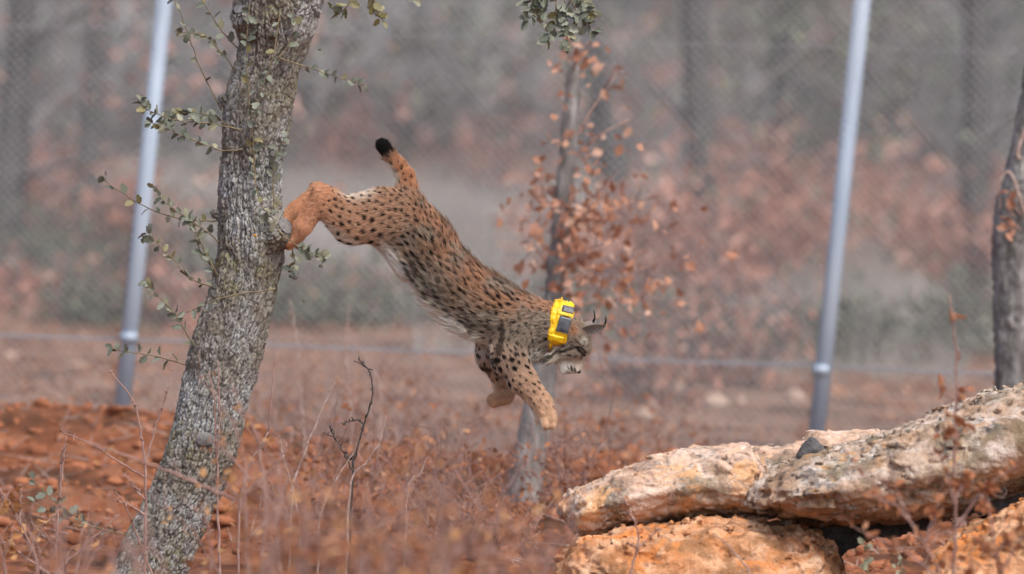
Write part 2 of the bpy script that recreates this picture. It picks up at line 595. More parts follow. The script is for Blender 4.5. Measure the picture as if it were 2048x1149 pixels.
# ------------------------------------------------------------------ far wood and shrubs beyond the fence
def far_stuff():
    for name, mat, n_c, sz, ylo, yhi, hh in (('far_thicket', M_twig_far, 620, 0.10, 62, 125, 2.6), ('far_evergreen_thicket', M_leaf_dark, 130, 0.10, 70, 125, 2.4),
                                       ('far_leafy_thicket', M_leaf_pink, 34, 0.09, 60, 110, 1.5)):
        mb = MB()
        for _ in range(n_c):
            y = RNG.uniform(ylo, yhi)
            x = RNG.uniform(-1, 1) * (y * 0.072 + 0.5)
            z = float(gz(x, y))
            r = RNG.uniform(0.5, 1.3)
            c = np.array([x, y, z + RNG.uniform(0.2, hh)])
            n = 160
            C = c + RNG.normal(size=(n, 3)) * np.array([r, r, r * 0.7]) * 0.55
            if mat is M_twig_far:
                D = RNG.normal(size=(n, 3)) * np.array([.35, .35, .5]) + np.array([0, 0, .25])
                mb.prisms(C, C + D, 0.012, 0.006)
                mb.leaves(C, sz, RNG)
            else:
                mb.leaves(C, RNG.uniform(sz * .6, sz * 1.4, n), RNG)
        tag(mb.build(name, mat), kind='stuff')
far_stuff()

def wood_tree(name, base_px, d, top_px, top_py, r, label, crown_mat, h=6.0, seed=1, group='trees of the wood beyond the fence', cat='tree', mat=None):
    rng = np.random.default_rng(seed)
    r = r * 1.5
    b = G(base_px, d)
    t = P(top_px, top_py, d)
    dirv = (t - b) / max(t[2] - b[2], .1)
    top = b + dirv * h
    root = empty(name, b)
    tag(root, label, cat, group)
    pts = spline([b - np.array([0, 0, .1]), b + (t - b) * .35 + rng.normal(0, .03, 3), t, top], 14)
    mb = MB()
    mb.tube(pts, np.linspace(r, r * .35, 14), 9)
    mb.build('trunk', mat or M_bark_grey, root)
    L = MB()
    for k in range(7):
        lb = MB()
        i = rng.integers(5, 13)
        p0 = pts[i]
        a = rng.uniform(0, 6.28)
        ln = rng.uniform(.7, 1.8)
        e = p0 + np.array([math.cos(a) * ln, math.sin(a) * ln, ln * rng.uniform(.2, .9)])
        lb.tube(spline([p0, (p0 + e) / 2 + rng.normal(0, .1, 3), e], 6), np.linspace(r * .2, r * .05, 6), 5)
        lb.build('limb', M_bark_grey, root)
        C = e + rng.normal(0, .45, (90, 3))
        L.leaves(C, .09, rng)
    tag(L.build('crown', crown_mat, root, None, False), kind='stuff')
    return root

wood_tree('tree', 1392, 47, 1388, 60, .085, 'grey blurred trunk in the wood behind the fence, right of the brown oak', M_leaf_sage, 5, 3, mat=M_bark_dark)
wood_tree('tree', 62, 52, 122, 30, .06, 'pale slanting blurred trunk at far left behind the fence', M_twig_far, 5, 4)
wood_tree('tree', 8, 46, 36, 150, .10, 'dark blurred trunk at the left edge beyond the fence', M_leaf_pink, 4, 5, mat=M_bark_dark)
wood_tree('tree', 585, 66, 690, 60, .10, 'pale leaning blurred trunk just right of the holm oak, in the wood', M_twig_far, 5, 6)
wood_tree('tree', 860, 75, 868, 40, .12, 'dull evergreen oak in the wood above the leaping cat', M_leaf_dark, 5, 7)
wood_tree('tree', 1000, 72, 985, 80, .10, 'grey trunk in the wood left of the hanging leaf cluster', M_leaf_dark, 5, 8, mat=M_bark_dark)
wood_tree('tree', 182, 49, 196, 60, .07, 'slim dark trunk between the left edge and the left fence post', M_leaf_sage, 5, 15, mat=M_bark_dark)
wood_tree('tree', 1560, 54, 1580, 40, .09, 'dark straight trunk in the wood left of the right fence post', M_leaf_sage, 5, 16, mat=M_bark_dark)
wood_tree('tree', 1235, 52, 1180, 40, .08, 'dark trunk leaning left, just right of the hanging leaf cluster', M_leaf_sage, 5, 17, mat=M_bark_dark)
wood_tree('tree', 1800, 64, 1812, 40, .10, 'blurred bare trunk right of the right fence post', M_leaf_sage, 5, 9)
wood_tree('tree', 1960, 48, 1950, 100, .08, 'thin grey trunk beyond the fence near the right edge', M_leaf_sage, 5, 10, mat=M_bark_dark)
wood_tree('tree', 1310, 78, 1325, 40, .09, 'slim reddish sapling trunk deep in the wood', M_leaf_pink, 4, 12)

def shrub(name, px, d, w, h, n, leaf, mat, label, seed, stem_mat=None, group='blurred shrubs beyond the fence', n_stems=14, cat='shrub', stem_r=.008):
    rng = np.random.default_rng(seed)
    b = G(px, d)
    root = empty(name, b)
    tag(root, label, cat, group)
    mb, L = MB(), MB()
    per = max(1, n // n_stems)
    for k in range(n_stems):
        a = rng.uniform(0, 6.28)
        rad = rng.uniform(0, 1) ** .6 * w / 2
        hh = h * rng.uniform(.55, 1.05) * (1 - .4 * (rad / (w / 2)) ** 2)
        e = b + np.array([math.cos(a) * rad, math.sin(a) * rad * .7, hh])
        p0 = b + np.array([math.cos(a) * rad * .25, math.sin(a) * rad * .2, -.02])
        pts = spline([p0, (p0 + e) / 2 + np.array([math.cos(a) * rad * .1, 0, hh * .08]) + rng.normal(0, .03, 3), e], 7)
        mb.tube(pts, np.linspace(stem_r, stem_r * .3, 7), 5)
        m = 5
        A = pts[rng.integers(2, 7, m)]
        mb.prisms(A, A + rng.normal(0, .1, (m, 3)) + np.array([0, 0, .08]), stem_r * .5, stem_r * .2)
        t = rng.uniform(.25, 1, per)
        C = pts[(t * 6).astype(int)] + rng.normal(size=(per, 3)) * np.array([.13, .13, .10]) * max(.6, w / 1.2)
        C[:, 2] = np.maximum(C[:, 2], b[2] + .02)
        L.leaves(C, rng.uniform(leaf * .6, leaf * 1.3, per), rng)
    mb.build('stems', stem_mat or M_bark_grey, root)
    if n:
        tag(L.build('foliage', mat, root, None, False), kind='stuff')
    return root

# reddish dead-leaved shrubs of the meadow edge
for i, (px, d, w, h, n, lab) in enumerate([
    (1300, 38.6, 1.0, .62, 110, 'sparse rusty shrub right behind the fence beside the brown oak'),
    (1460, 40.2, 1.0, .62, 110, 'sparse rusty shrub behind the fence midway to the right post'),
    (1240, 44, 1.3, 1.0, 300, 'pinkish dead-leaved shrub just right of the brown oak beyond the fence'),
    (1420, 47, 1.5, 1.1, 320, 'broad reddish dead-leaved shrub midway between the brown oak and the right post'),
    (1540, 50, 1.2, 1.0, 240, 'pinkish dead-leaved shrub left of the right fence post'),
    (1850, 52, 1.6, 1.1, 300, 'reddish dead-leaved shrub between the right post and the right-hand tree'),
    (1960, 48, 0.9, .9, 150, 'small reddish shrub close to the right-hand tree'),
    (90, 50, 1.4, .9, 320, 'reddish shrub at far left beyond the fence'),
    (215, 46, .9, .7, 180, 'small reddish shrub left of the left fence post'),
    (290, 66, 1.8, 2.2, 260, 'tall pinkish shrub behind the left post near the top'),
    (690, 62, 1.4, .9, 160, 'faint pinkish shrub above the cat\'s hind legs'),
    (1000, 60, 1.2, .8, 130, 'faint pinkish shrub left of the brown oak'),
    (40, 43.6, .9, .35, 160, 'low reddish shrub by the left edge just behind the fence'),
    (330, 43.4, .7, .35, 130, 'low reddish shrub between the left post and the holm oak'),
    (620, 44.2, .9, .35, 130, 'low reddish shrub right of the holm oak behind the fence'),
    (1720, 70, 1.4, 1.6, 170, 'faint pink shrub behind the top of the right post')]):
    shrub('dead_leaved_shrub', px, d, w, h, int(n * (3.4 if d < 58 else 1.6)), .085 if d > 42 else .055, M_leaf_pink if d > 42 else M_leaf_pink, lab, 100 + i)
for i, (px, d, w, h, n, lab) in enumerate([
    (1370, 42.5, 1.0, .32, 420, 'low sage green shrub beyond the fence under the reddish shrubs'),
    (1560, 42.3, .9, .30, 360, 'low sage green shrub just left of the right post'),
    (1760, 42.6, 1.1, .34, 440, 'low grey green shrub just right of the right post'),
    (1920, 43.5, .7, .4, 240, 'grey green shrub beside the right-hand tree'),
    (720, 43.6, 1.1, .30, 360, 'low grey green shrub below the cat\'s belly beyond the fence'),
    (900, 44, .8, .26, 240, 'small grey green shrub behind the cat\'s chest'),
    (180, 43.2, 1.0, .3, 380, 'low grey green shrub behind the cable left of the left post'),
    (500, 44.0, 1.1, .4, 380, 'low grey green shrub just behind the holm oak trunk'),
    (1090, 43.4, .9, .3, 300, 'low grey green shrub behind the cat\'s head'),
    (80, 45.5, 1.2, .5, 420, 'dull grey green shrub at lower left beyond the fence'),
    (360, 46, 1.0, .55, 300, 'grey green shrub between left post and holm oak'),
    (820, 68, 2.0, 1.6, 700, 'large dull evergreen bush in the wood above the cat'),
    (960, 76, 1.6, 1.6, 420, 'dull evergreen bush behind the hanging leaf cluster'),
    (1960, 80, 1.6, 1.4, 320, 'dark evergreen bush at the upper right corner')]):
    shrub('evergreen_shrub', px, d, w, h, n * 2, .055 if d < 60 else .13, M_leaf_sage if d < 60 else M_leaf_dark, lab, 200 + i)
#%%PART_FENCE
# ------------------------------------------------------------------ fence
M_galv = NM('galvanised_post', 0.62, 0.3)
M_galv.b.inputs['Metallic'].default_value = 0.15
M_galv.color(M_galv.ramp(M_galv.noise(5, 3, .5, M_galv.mapping((1, 1, .3))), [(0.3, (0.33, 0.405, 0.50)), (0.7, (0.45, 0.52, 0.60))]))
M_galv = M_galv.m
M_wire = NM('galvanised_wire', 0.6, 0.4)
M_wire.color((0.52, 0.52, 0.54))
M_wire = M_wire.m
M_strip = NM('tension_cable', 0.55, 0.4)
M_strip.color((0.29, 0.29, 0.315))
M_strip = M_strip.m
M_clamp = NM('post_clamp', 0.5, 0.4)
M_clamp.color(M_clamp.mix(M_clamp.noise(30, 2), (0.30, 0.34, 0.39), (0.40, 0.43, 0.46)))
M_clamp = M_clamp.m

def build_fence():
    D0 = 34.9
    def FP(px, py): return P(px, py, D0)
    # the two posts in view and one beyond each edge of the picture
    posts = [((-1064, -160), (-1162, 760)), ((345, -160), (236, 880)), ((1742, -160), (1624, 940)), ((3120, -160), (3020, 990))]
    root = empty('wire_mesh_fence', G(1000, D0))
    tag(root, 'tall galvanised wire mesh fence with round blue grey posts behind the cat', 'fence')
    for (t, b) in posts:
        T_, B_ = FP(*t), FP(*b)
        B_[2] = float(gz(B_[0], B_[1])) - .2
        mb = MB()
        mb.tube([B_, B_ * .5 + T_ * .5, T_], .034, 20)
        mb.build('post', M_galv, root)
        cb = MB()
        a = (T_ - B_) / np.linalg.norm(T_ - B_)
        cb.tube([T_, T_ + a * .012, T_ + a * .03], [.037, .037, .02], 16)
        cb.build('post_cap', M_galv, root)
    back = FWD * .045
    def line(py0, py1, r, name):
        mb = MB()
        A, B = FP(-1500, py0 - 1500 * (py1 - py0) / 2048) + back, FP(3500, py0 + 3500 * (py1 - py0) / 2048) + back
        n = 60
        t = np.linspace(0, 1, n)[:, None]
        pts = A + (B - A) * t
        pts[:, 2] += .002 * np.sin(np.arange(n) * .9)
        mb.tube(pts, r, 6)
        return mb.build(name, M_strip, root)
    line(672, 752, .0032, 'tension_cable')
    line(668, 748, .004, 'tension_wire')
    line(50, 105, .0018, 'tension_wire')
    for px, py in ((258, 676), (1643, 741)):
        a = FP(px, py)
        mb = MB()
        mb.tube([a - UP * .02, a + UP * .02], .0358, 16)
        mb.build('clamp', M_galv, root)
    # woven mesh: two sets of crossing wires
    mb = MB()
    x0, x1, z0, z1 = -3.6, 3.8, -.45, 2.75
    org = FP(1024, 880) + back
    pitch = .039
    As, Bs = [], []
    slope = .049
    W, H = x1 - x0, 2.6
    for s in (1, -1):
        off = -H
        while off < W:
            # wire x = off + t, z = t (45 degrees) clipped to the panel
            xa, xb = max(off, 0), min(off + H, W)
            if xb > xa:
                za, zb = xa - off, xb - off
                if s == 1: a, b = (xa, za), (xb, zb)
                else: a, b = (W - xa, za), (W - xb, zb)
                for (u, v), lst in ((a, As), (b, Bs)):
                    X = x0 + u
                    lst.append([X, org[1] + .004 * s, -.05 + slope * X + v])
            off += pitch
    mb.prisms(np.array(As), np.array(Bs), .00135, .00135)
    tag(mb.build('wire_mesh', M_wire, root), kind='stuff')
build_fence()
#%%PART_MIDTREES
# ------------------------------------------------------------------ middle distance: brown oak, right-hand tree
M_trunk_far = NM('grey_oak_bark', 0.9, 0.2)
_n = M_trunk_far.noise(26, 5, .6, M_trunk_far.mapping((1, 1, .35)))
M_trunk_far.color(M_trunk_far.ramp(_n, [(0.25, (0.10, 0.092, 0.085)), (0.5, (0.21, 0.20, 0.19)), (0.72, (0.42, 0.40, 0.38))]))
M_trunk_far.bump(_n, 1.0, .02)
M_trunk_far = M_trunk_far.m

def lobed_leaf_mesh(name, mat, n_lobes=4, seed=0, spiky=False):
    """dead oak leaf with lobed margin, 1 unit long along +X, normal +Z"""
    rng = np.random.default_rng(seed)
    k = n_lobes * 2 + 1
    xs = np.linspace(0.08, 1, k)
    prof = np.sin(np.linspace(0.35, math.pi - .15, k)) ** .8 * .30
    prof *= np.where(np.arange(k) % 2 == 0, .62 if not spiky else .55, 1.15)
    curl = rng.uniform(.2, .7)
    def pt(x, y):
        return (x, y, -curl * (x - .4) ** 2 * .5 + abs(y) * rng.uniform(.4, 1.0))
    V = [(0, 0, 0)]
    for x, p in zip(xs, prof):
        V += [pt(x - .05, p), (x, 0, -curl * (x - .4) ** 2 * .5), pt(x - .05, -p)]
    Q, T = [], [(0, 2, 1), (0, 3, 2)]
    for i in range(k - 1):
        a = 1 + i * 3
        Q += [(a, a + 1, a + 4, a + 3), (a + 1, a + 2, a + 5, a + 4)]
    me = new_mesh(name, V, Q, T)
    me.materials.append(mat)
    return me

def place_leaf(me, parent, pos, direction, size, rng, up=None, name='leaf'):
    o = bpy.data.objects.new(name, me)
    COL.objects.link(o)
    o.parent = parent
    o.location = np.asarray(pos) - WL[parent.name]
    x = Vector(direction).normalized()
    z = Vector(up if up is not None else rng.normal(size=3))
    y = z.cross(x)
    if y.length < 1e-4: y = Vector((0, 1, 0)).cross(x)
    y.normalize()
    z = x.cross(y)
    o.rotation_mode = 'QUATERNION'
    o.rotation_quaternion = Matrix((x, y, z)).transposed().to_quaternion()
    o.scale = (size, size * rng.uniform(.85, 1.15), size)
    return o

M_leaf_marc = leafmat('marcescent_oak_leaf', [(0.0, (0.42, 0.19, 0.11)), (0.5, (0.60, 0.32, 0.21)), (1.0, (0.74, 0.50, 0.38))], .7, .25, True)
M_leaf_marc2 = leafmat('marcescent_oak_leaf_small', [(0.0, (0.42, 0.19, 0.11)), (0.5, (0.60, 0.32, 0.21)), (1.0, (0.74, 0.50, 0.38))], .7, .25)
LEAF_OAK = [lobed_leaf_mesh('oak_leaf', M_leaf_marc, 4, s) for s in range(4)]

def brown_oak():
    rng = np.random.default_rng(31)
    D = 32.4
    b = G(1043, D)
    path = [(1044, 1010), (1062, 900), (1084, 770), (1106, 620), (1114, 540), (1128, 400), (1140, 250), (1147, 120), (1150, -60), (1165, -300)]
    wid = [78, 66, 56, 46, 42, 36, 32, 26, 24, 14]
    pts = [P(x, y, D) for x, y in path]
    pts[0] = b - np.array([0, 0, .08])
    S = spline(pts, 60)
    R = np.interp(np.linspace(0, 9, 60), range(10), [w / 2 * D / FPX for w in wid])
    root = empty('young_oak', b)
    tag(root, 'slender young oak holding clusters of orange brown dead leaves behind the cat', 'tree')
    mb = MB()
    mb.tube(S + rng.normal(0, .003, S.shape), R, 14)
    mb.build('trunk', M_trunk_far, root)
    # limbs with leaf clusters: (from y on trunk, to px, py, depth shift)
    cl = MB()
    for (cx, cy, sx, sy, n) in ((1125, 450, 45, 65, 70), (1170, 480, 75, 80, 80), (1130, 340, 40, 70, 40), (1250, 520, 90, 70, 70), (1120, 600, 50, 60, 40), (1150, 130, 20, 30, 25)):
        C = np.array([P(rng.normal(cx, sx), rng.normal(cy, sy), D + rng.normal(0, .15)) for _ in range(n)])
        cl.leaves(C, rng.uniform(.035, .06, n), rng, 0, .7)
    tag(cl.build('small_leaves', M_leaf_marc2, root, None, False), kind='stuff')
    limbs = [(470, 1230, 350, -.1, 16), (480, 1090, 400, .1, 12), (500, 1180, 420, -.15, 22), (520, 1290, 460, .2, 16), (560, 1200, 500, -.1, 20), (590, 1270, 560, .15, 14),
             (440, 1075, 350, .1, 8), (420, 1160, 400, -.15, 16), (610, 1060, 480, .2, 8), (460, 1130, 460, -.2, 26), (300, 1245, 130, .2, 5), (330, 1260, 240, .1, 6), (630, 1330, 600, .3, 14),
             (640, 1200, 640, -.1, 10), (660, 1230, 690, .1, 10), (560, 1180, 570, -.15, 16), (470, 1340, 380, .2, 7), (160, 1150, 120, -.1, 12)]
    ys = np.array([p[1] for p in path], float)
    for (y0, tx, ty, dz, nl) in limbs:
        x0 = np.interp(-y0, -ys, [p[0] for p in path])
        a, e = P(x0, y0, D), P(tx, ty, D + dz)
        pl = spline([a, a * .5 + e * .5 + np.array([0, 0, .03]) + rng.normal(0, .02, 3), e], 9)
        mb = MB()
        mb.tube(pl, np.linspace(.006, .0015, 9), 6)
        for k in range(3):
            q = pl[rng.integers(3, 8)]
            mb.tube([q, q + rng.normal(0, .06, 3) + (e - a) * .1], [.003, .0012], 4)
        br = mb.build('branch', M_twig_red, root)
        for k in range(nl):
            q = pl[min(8, int(rng.uniform(.2, 1) ** .7 * 9))] + rng.normal(0, .05, 3)
            place_leaf(LEAF_OAK[k % 4], br, q, rng.normal(size=3) + np.array([0, 0, -.5]), rng.uniform(.028, .05), rng)
brown_oak()

def right_tree():
    rng = np.random.default_rng(5)
    D = 32.0
    path = [(2052, 900), (2042, 780), (2040, 620), (2038, 480), (2044, 400), (2060, 300), (2080, 150), (2100, -60), (2120, -500)]
    wid = [112, 104, 104, 106, 100, 74, 62, 58, 40]
    pts = [P(x, y, D) for x, y in path]
    b = pts[0].copy(); b[2] = float(gz(b[0], b[1]))
    pts[0] = b - np.array([0, 0, .1])
    S = spline(pts, 120)
    R = np.interp(np.linspace(0, 8, 120), range(9), [w / 2 * D / FPX for w in wid])
    root = empty('oak_tree', b)
    tag(root, 'grey rough-barked trunk cut by the right edge behind the big rocks', 'tree')
    ns = 60
    mb = MB()
    mb.tube(S, R, ns)
    V = mb.V[0]
    n = len(S) * ns
    a = (V[:n] - np.repeat(S, ns, 0))
    a /= np.linalg.norm(a, axis=1)[:, None]
    f1, f2, _ = worley2(np.stack([np.tile(np.arange(ns), len(S)) / ns * 22, np.repeat(np.arange(len(S)), ns) * .55], 1), 3, 22)
    V[:n] += a * (np.clip((f2 - f1) * 2.2, 0, 1) * .013 - .007)[:, None]
    mb.build('trunk', M_trunk_far, root)
    # broken pale limb and a looping bare twig on the left side
    def br(pp, r0, r1, mat, name='branch'):
        m2 = MB()
        m2.tube(spline([P(x, y, D - .12) for x, y in pp], 14), np.linspace(r0, r1, 14), 8)
        return m2.build(name, mat, root)
    br([(2052, 440), (2028, 360), (2012, 345), (1998, 375), (2002, 420)], .007, .003, M_twig_pale)
    br([(2040, 320), (2036, 300), (2060, 240), (2090, 210)], .008, .008, M_twig_pale)
    for k, pp in enumerate([[(2042, 430), (2015, 400), (2000, 408)], [(2040, 460), (2020, 440), (2008, 455)]]):
        o = br(pp, .004, .001, M_twig_red)
        for j in range(5):
            place_leaf(LEAF_OAK[j % 4], o, P(pp[-1][0] + rng.uniform(-6, 28), pp[-1][1] + rng.uniform(-25, 25), D - .15), rng.normal(size=3), .05, rng)
right_tree()
#%%PART_OAK
# ------------------------------------------------------------------ the holm oak on the left
def bark_material():
    m = NM('holm_oak_bark', 0.85, 0.25)
    pl = m.attr('plate')
    cid = m.attr('cell')
    n1 = m.noise(7, 4)
    n2 = m.noise(55, 5, .65)
    n3 = m.noise(130, 3, .6)
    base = m.ramp(cid, [(0.0, (0.09, 0.078, 0.062)), (0.5, (0.185, 0.166, 0.138)), (1.0, (0.35, 0.325, 0.285))])
    base = m.mix(m.ramp(n2, [(0.42, 0.0), (0.68, .75)]), base, (0.37, 0.35, 0.32))
    brown = m.ramp(n1, [(0.4, 0.0), (0.62, .55)])
    base = m.mix(brown, base, (0.17, 0.14, 0.105))
    lich = m.math('MULTIPLY', m.ramp(m.noise(4.2, 3, .6), [(0.47, 0.0), (0.58, 1.0)]), m.ramp(n3, [(0.42, 0.0), (0.54, 1.0)]))
    base = m.mix(m.math('MULTIPLY', lich, .85), base, (0.44, 0.46, 0.47))
    moss = m.math('MULTIPLY', m.ramp(m.noise(5.2, 4, .6), [(0.51, 0.0), (0.63, 1.0)]), m.ramp(n2, [(0.45, 0.0), (0.6, .8)]))
    base = m.mix(moss, base, (0.19, 0.175, 0.06))
    groove = m.ramp(pl, [(0.0, (0.03, 0.026, 0.022)), (0.45, (0.10, 0.088, 0.076)), (1.0, (.2, .19, .18))])
    c = m.mix(m.ramp(pl, [(0.0, 0.0), (0.55, 1.0)]), groove, base)
    m.color(c)
    m.bump(m.mix(.5, n2, n3), 1.0, .008)
    return m.m
M_bark = bark_material()
M_cut = NM('weathered_cut_wood', 0.9, 0.2)
_r = M_cut.noise(55, 6, .7)
M_cut.color(M_cut.ramp(_r, [(0.3, (0.10, 0.093, 0.09)), (0.55, (0.20, 0.19, 0.185)), (0.8, (0.33, 0.32, 0.315))]))
M_cut.bump(_r, .6, .004)
M_cut = M_cut.m

EDGES = [(-420, 640, 800), (-240, 560, 730), (-110, 500, 690), (0, 462, 648), (60, 470, 628), (100, 478, 612), (160, 462, 598), (200, 449, 590), (250, 444, 580), (300, 441, 571), (350, 438, 565), (400, 436, 561), (450, 436, 566), (500, 438, 570), (550, 428, 562),
         (600, 414, 551), (650, 394, 540), (700, 376, 526), (750, 365, 511), (800, 355, 497), (850, 345, 488), (900, 331, 475), (950, 316, 458), (1000, 290, 438),
         (1050, 262, 418), (1100, 238, 396), (1150, 216, 376), (1200, 185, 362), (1260, 140, 350)]
OAK_D = FOCUS + .02
OAK = None

def bark_tube(S, R, res_a, res_l, seed, cw=.0115, ch=.036, amp=.006, lump_amp=.08):
    """tube along S with bark plates; returns V, Q, plate, cell"""
    L = np.concatenate([[0], np.cumsum(np.linalg.norm(np.diff(S, axis=0), axis=1))])
    nl = max(8, int(L[-1] / res_l))
    l = np.linspace(0, L[-1], nl)
    C = np.stack([np.interp(l, L, S[:, k]) for k in range(3)], 1)
    r = np.interp(l, L, R)
    tan = np.gradient(C, axis=0)
    tan /= np.linalg.norm(tan, axis=1)[:, None]
    ns = res_a
    th = np.arange(ns) / ns * 2 * math.pi
    U = np.cross(tan, FWD); U /= np.linalg.norm(U, axis=1)[:, None]
    W = np.cross(tan, U)
    dirs = np.cos(th)[None, :, None] * U[:, None] + np.sin(th)[None, :, None] * W[:, None]
    Rm = r.mean()
    ncell = max(6, int(2 * math.pi * Rm / cw))
    pu = np.tile(th / (2 * math.pi) * ncell, nl)
    pv = np.repeat(l / ch, ns)
    flat = (C[:, None] + dirs * r[:, None, None]).reshape(-1, 3)
    wob = fbm(flat * 14, 3, seed) * .9
    wob2 = fbm(flat * 45, 3, seed + 9) * .5
    f1, f2, cid = worley2(np.stack([pu + (wob + wob2) * .55, pv + wob * .5 + wob2 * .6], 1), seed, ncell)
    g1, g2, cid2 = worley2(np.stack([pu * 2 + wob, pv * 2.4 + wob2], 1), seed + 4, ncell * 2)
    plate = np.clip((f2 - f1) * 2.6, 0, 1)
    plate2 = np.clip((g2 - g1) * 2.2, 0, 1)
    big = fbm(flat * 6, 3, seed + 2)
    r1, r2, _c = worley2(np.stack([pu * .42 + wob * .55, pv * .20 + wob * .4], 1), seed + 8, 0)
    fur = np.clip((r2 - r1) * 3.2, 0, 1)
    plate = plate * (.35 + .65 * fur)
    hgt = amp * (plate * (0.6 + .7 * cid) + .45 * plate2 - .75) + .007 * (fur - .7) + .003 * fbm(flat * 120, 2, seed + 5)
    V = C.repeat(ns, 0) + dirs.reshape(-1, 3) * (r.repeat(ns) * (1 + lump_amp * big) + hgt)[:, None]
    k = np.arange(ns)
    i = np.arange(nl - 1)[:, None] * ns
    Q = np.stack([i + k, i + (k + 1) % ns, i + ns + (k + 1) % ns, i + ns + k], -1).reshape(-1, 4)
    pl = np.clip(plate * .75 + plate2 * .25 + .12 * big, 0, 1)
    return V, Q, pl, (cid * .6 + cid2 * .4)

def attr_float(me, name, vals):
    a = me.attributes.new(name, 'FLOAT', 'POINT')
    a.data.foreach_set('value', np.asarray(vals, np.float32))

def holm_oak():
    global OAK
    E = np.array(EDGES[::-1], float)
    cen = [P((a + b) / 2, y, OAK_D) for y, a, b in E]
    b0 = cen[0].copy()
    b0[2] = float(gz(b0[0], b0[1]))
    S = spline(cen, 260)
    # in-picture half width, corrected for the lean of the trunk
    half = np.array([(b - a) / 2 for y, a, b in E])
    cx = np.array([(a + b) / 2 for y, a, b in E])
    lean = np.gradient(cx) / np.gradient(E[:, 0])
    half = half / np.sqrt(1 + lean ** 2) * FOCUS / FPX
    R = np.interp(np.linspace(0, len(E) - 1, 260), range(len(E)), half) - .003
    root = empty('holm_oak', b0)
    tag(root, 'leaning holm oak trunk with fissured grey bark and leafy sprouts, the cat leaping off it', 'tree')
    V, Q, pl, cid = bark_tube(S, R, 300, .0034, 3)
    me = new_mesh('trunk', V - b0, Q)
    attr_float(me, 'plate', pl)
    attr_float(me, 'cell', cid)
    put('trunk', me, M_bark, root)
    OAK = root
    # sawn stubs: the upper left cut limb, the stub under the cat's feet, a knob on the left flank
    def stub(p0, p1, r0, r1, seed, ring=True):
        p0, p1 = np.array(p0), np.array(p1)
        S2 = spline([p0, (p0 * .6 + p1 * .4), p1], 24)
        Rr = np.linspace(r0, r1, 24)
        Rr[-5:] *= np.array([1.0, .97, .9, .8, .66])
        r1 = r1 * .62
        V, Q, pl, cid = bark_tube(S2, Rr, 90, .0035, seed, .016, .02, .006)
        me = new_mesh('stub', V - b0, Q)
        attr_float(me, 'plate', pl)
        attr_float(me, 'cell', cid)
        st = put('branch_stub', me, M_bark, root)
        ax = (p1 - p0) / np.linalg.norm(p1 - p0)
        u = np.cross(ax, FWD + .01); u /= np.linalg.norm(u)
        v = np.cross(ax, u)
        rings, n = 8, 36
        VV = []
        for i in range(rings):
            rr = r1 * 1.0 * (1 - i / (rings - 1)) ** .9
            for k in range(n):
                a = k / n * 2 * math.pi
                bulge = .003 * (1 - (rr / r1) ** 2) + (.0025 if i % 2 else 0)
                VV.append(p1 + ax * (bulge + .001) + (u * math.cos(a) + v * math.sin(a)) * rr * (1 + .04 * math.sin(3 * a + seed)))
        QQ = [(i * n + k, i * n + (k + 1) % n, (i + 1) * n + (k + 1) % n, (i + 1) * n + k) for i in range(rings - 1) for k in range(n)]
        put('cut_face', new_mesh('cut_face', np.array(VV) - b0, QQ), M_cut, st)
    near = -FWD
    stub(P(535, 80, OAK_D), P(487, 14, OAK_D) + near * .075, .070, .058, 11)
    stub(P(528, 482, OAK_D) + near * .03, P(572, 453, OAK_D) + near * .09, .072, .047, 12)
    stub(P(470, 440, OAK_D), P(424, 426, OAK_D) + near * .02, .03, .009, 13)
    stub(P(480, 225, OAK_D), P(441, 196, OAK_D) + near * .03, .04, .014, 14)
    # healed pruning scar low on the trunk, and two dark knot holes near the top
    def disc(c, r, mat, name, sq=.8, dome=.010):
        n, rings = 30, 7
        VV = [c + near * dome]
        for i in range(1, rings):
            q = i / (rings - 1)
            for k in range(n):
                a = k / n * 6.2832
                rr = r * q * (1 + .08 * math.sin(2 * a + 1) + .05 * math.sin(5 * a))
                VV.append(c + (RIGHT * math.cos(a) + UP * math.sin(a) * sq) * rr + near * (dome * math.cos(q * 1.57) + (.002 if i % 2 else 0) - .004 * q))
        QQ, TT = [], [(0, 1 + k, 1 + (k + 1) % n) for k in range(n)]
        for i in range(rings - 2):
            QQ += [(1 + i * n + k, 1 + (i + 1) * n + k, 1 + (i + 1) * n + (k + 1) % n, 1 + i * n + (k + 1) % n) for k in range(n)]
        put(name, new_mesh(name, np.array(VV) - b0, QQ, TT), mat, root)
    disc(P(413, 878, OAK_D) + near * .122, .030, M_cut, 'pruning_scar', .8, .004)
    hole = NM('knot_hole', .95, .1)
    hole.color(hole.mix(hole.noise(80, 3), (.03, .02, .012), (.09, .055, .028)))
    disc(P(551, 42, OAK_D) + near * .139, .017, hole.m, 'knot_hole', .7, .002)
    disc(P(546, 78, OAK_D) + near * .133, .011, hole.m, 'knot_hole', .7, .002)
    orange = NM('orange_lichen', .9, .1)
    orange.color((.55, .27, .03))
    disc(P(512, 472, OAK_D) + near * .112, .008, orange.m, 'orange_lichen', .6, .003)
holm_oak()

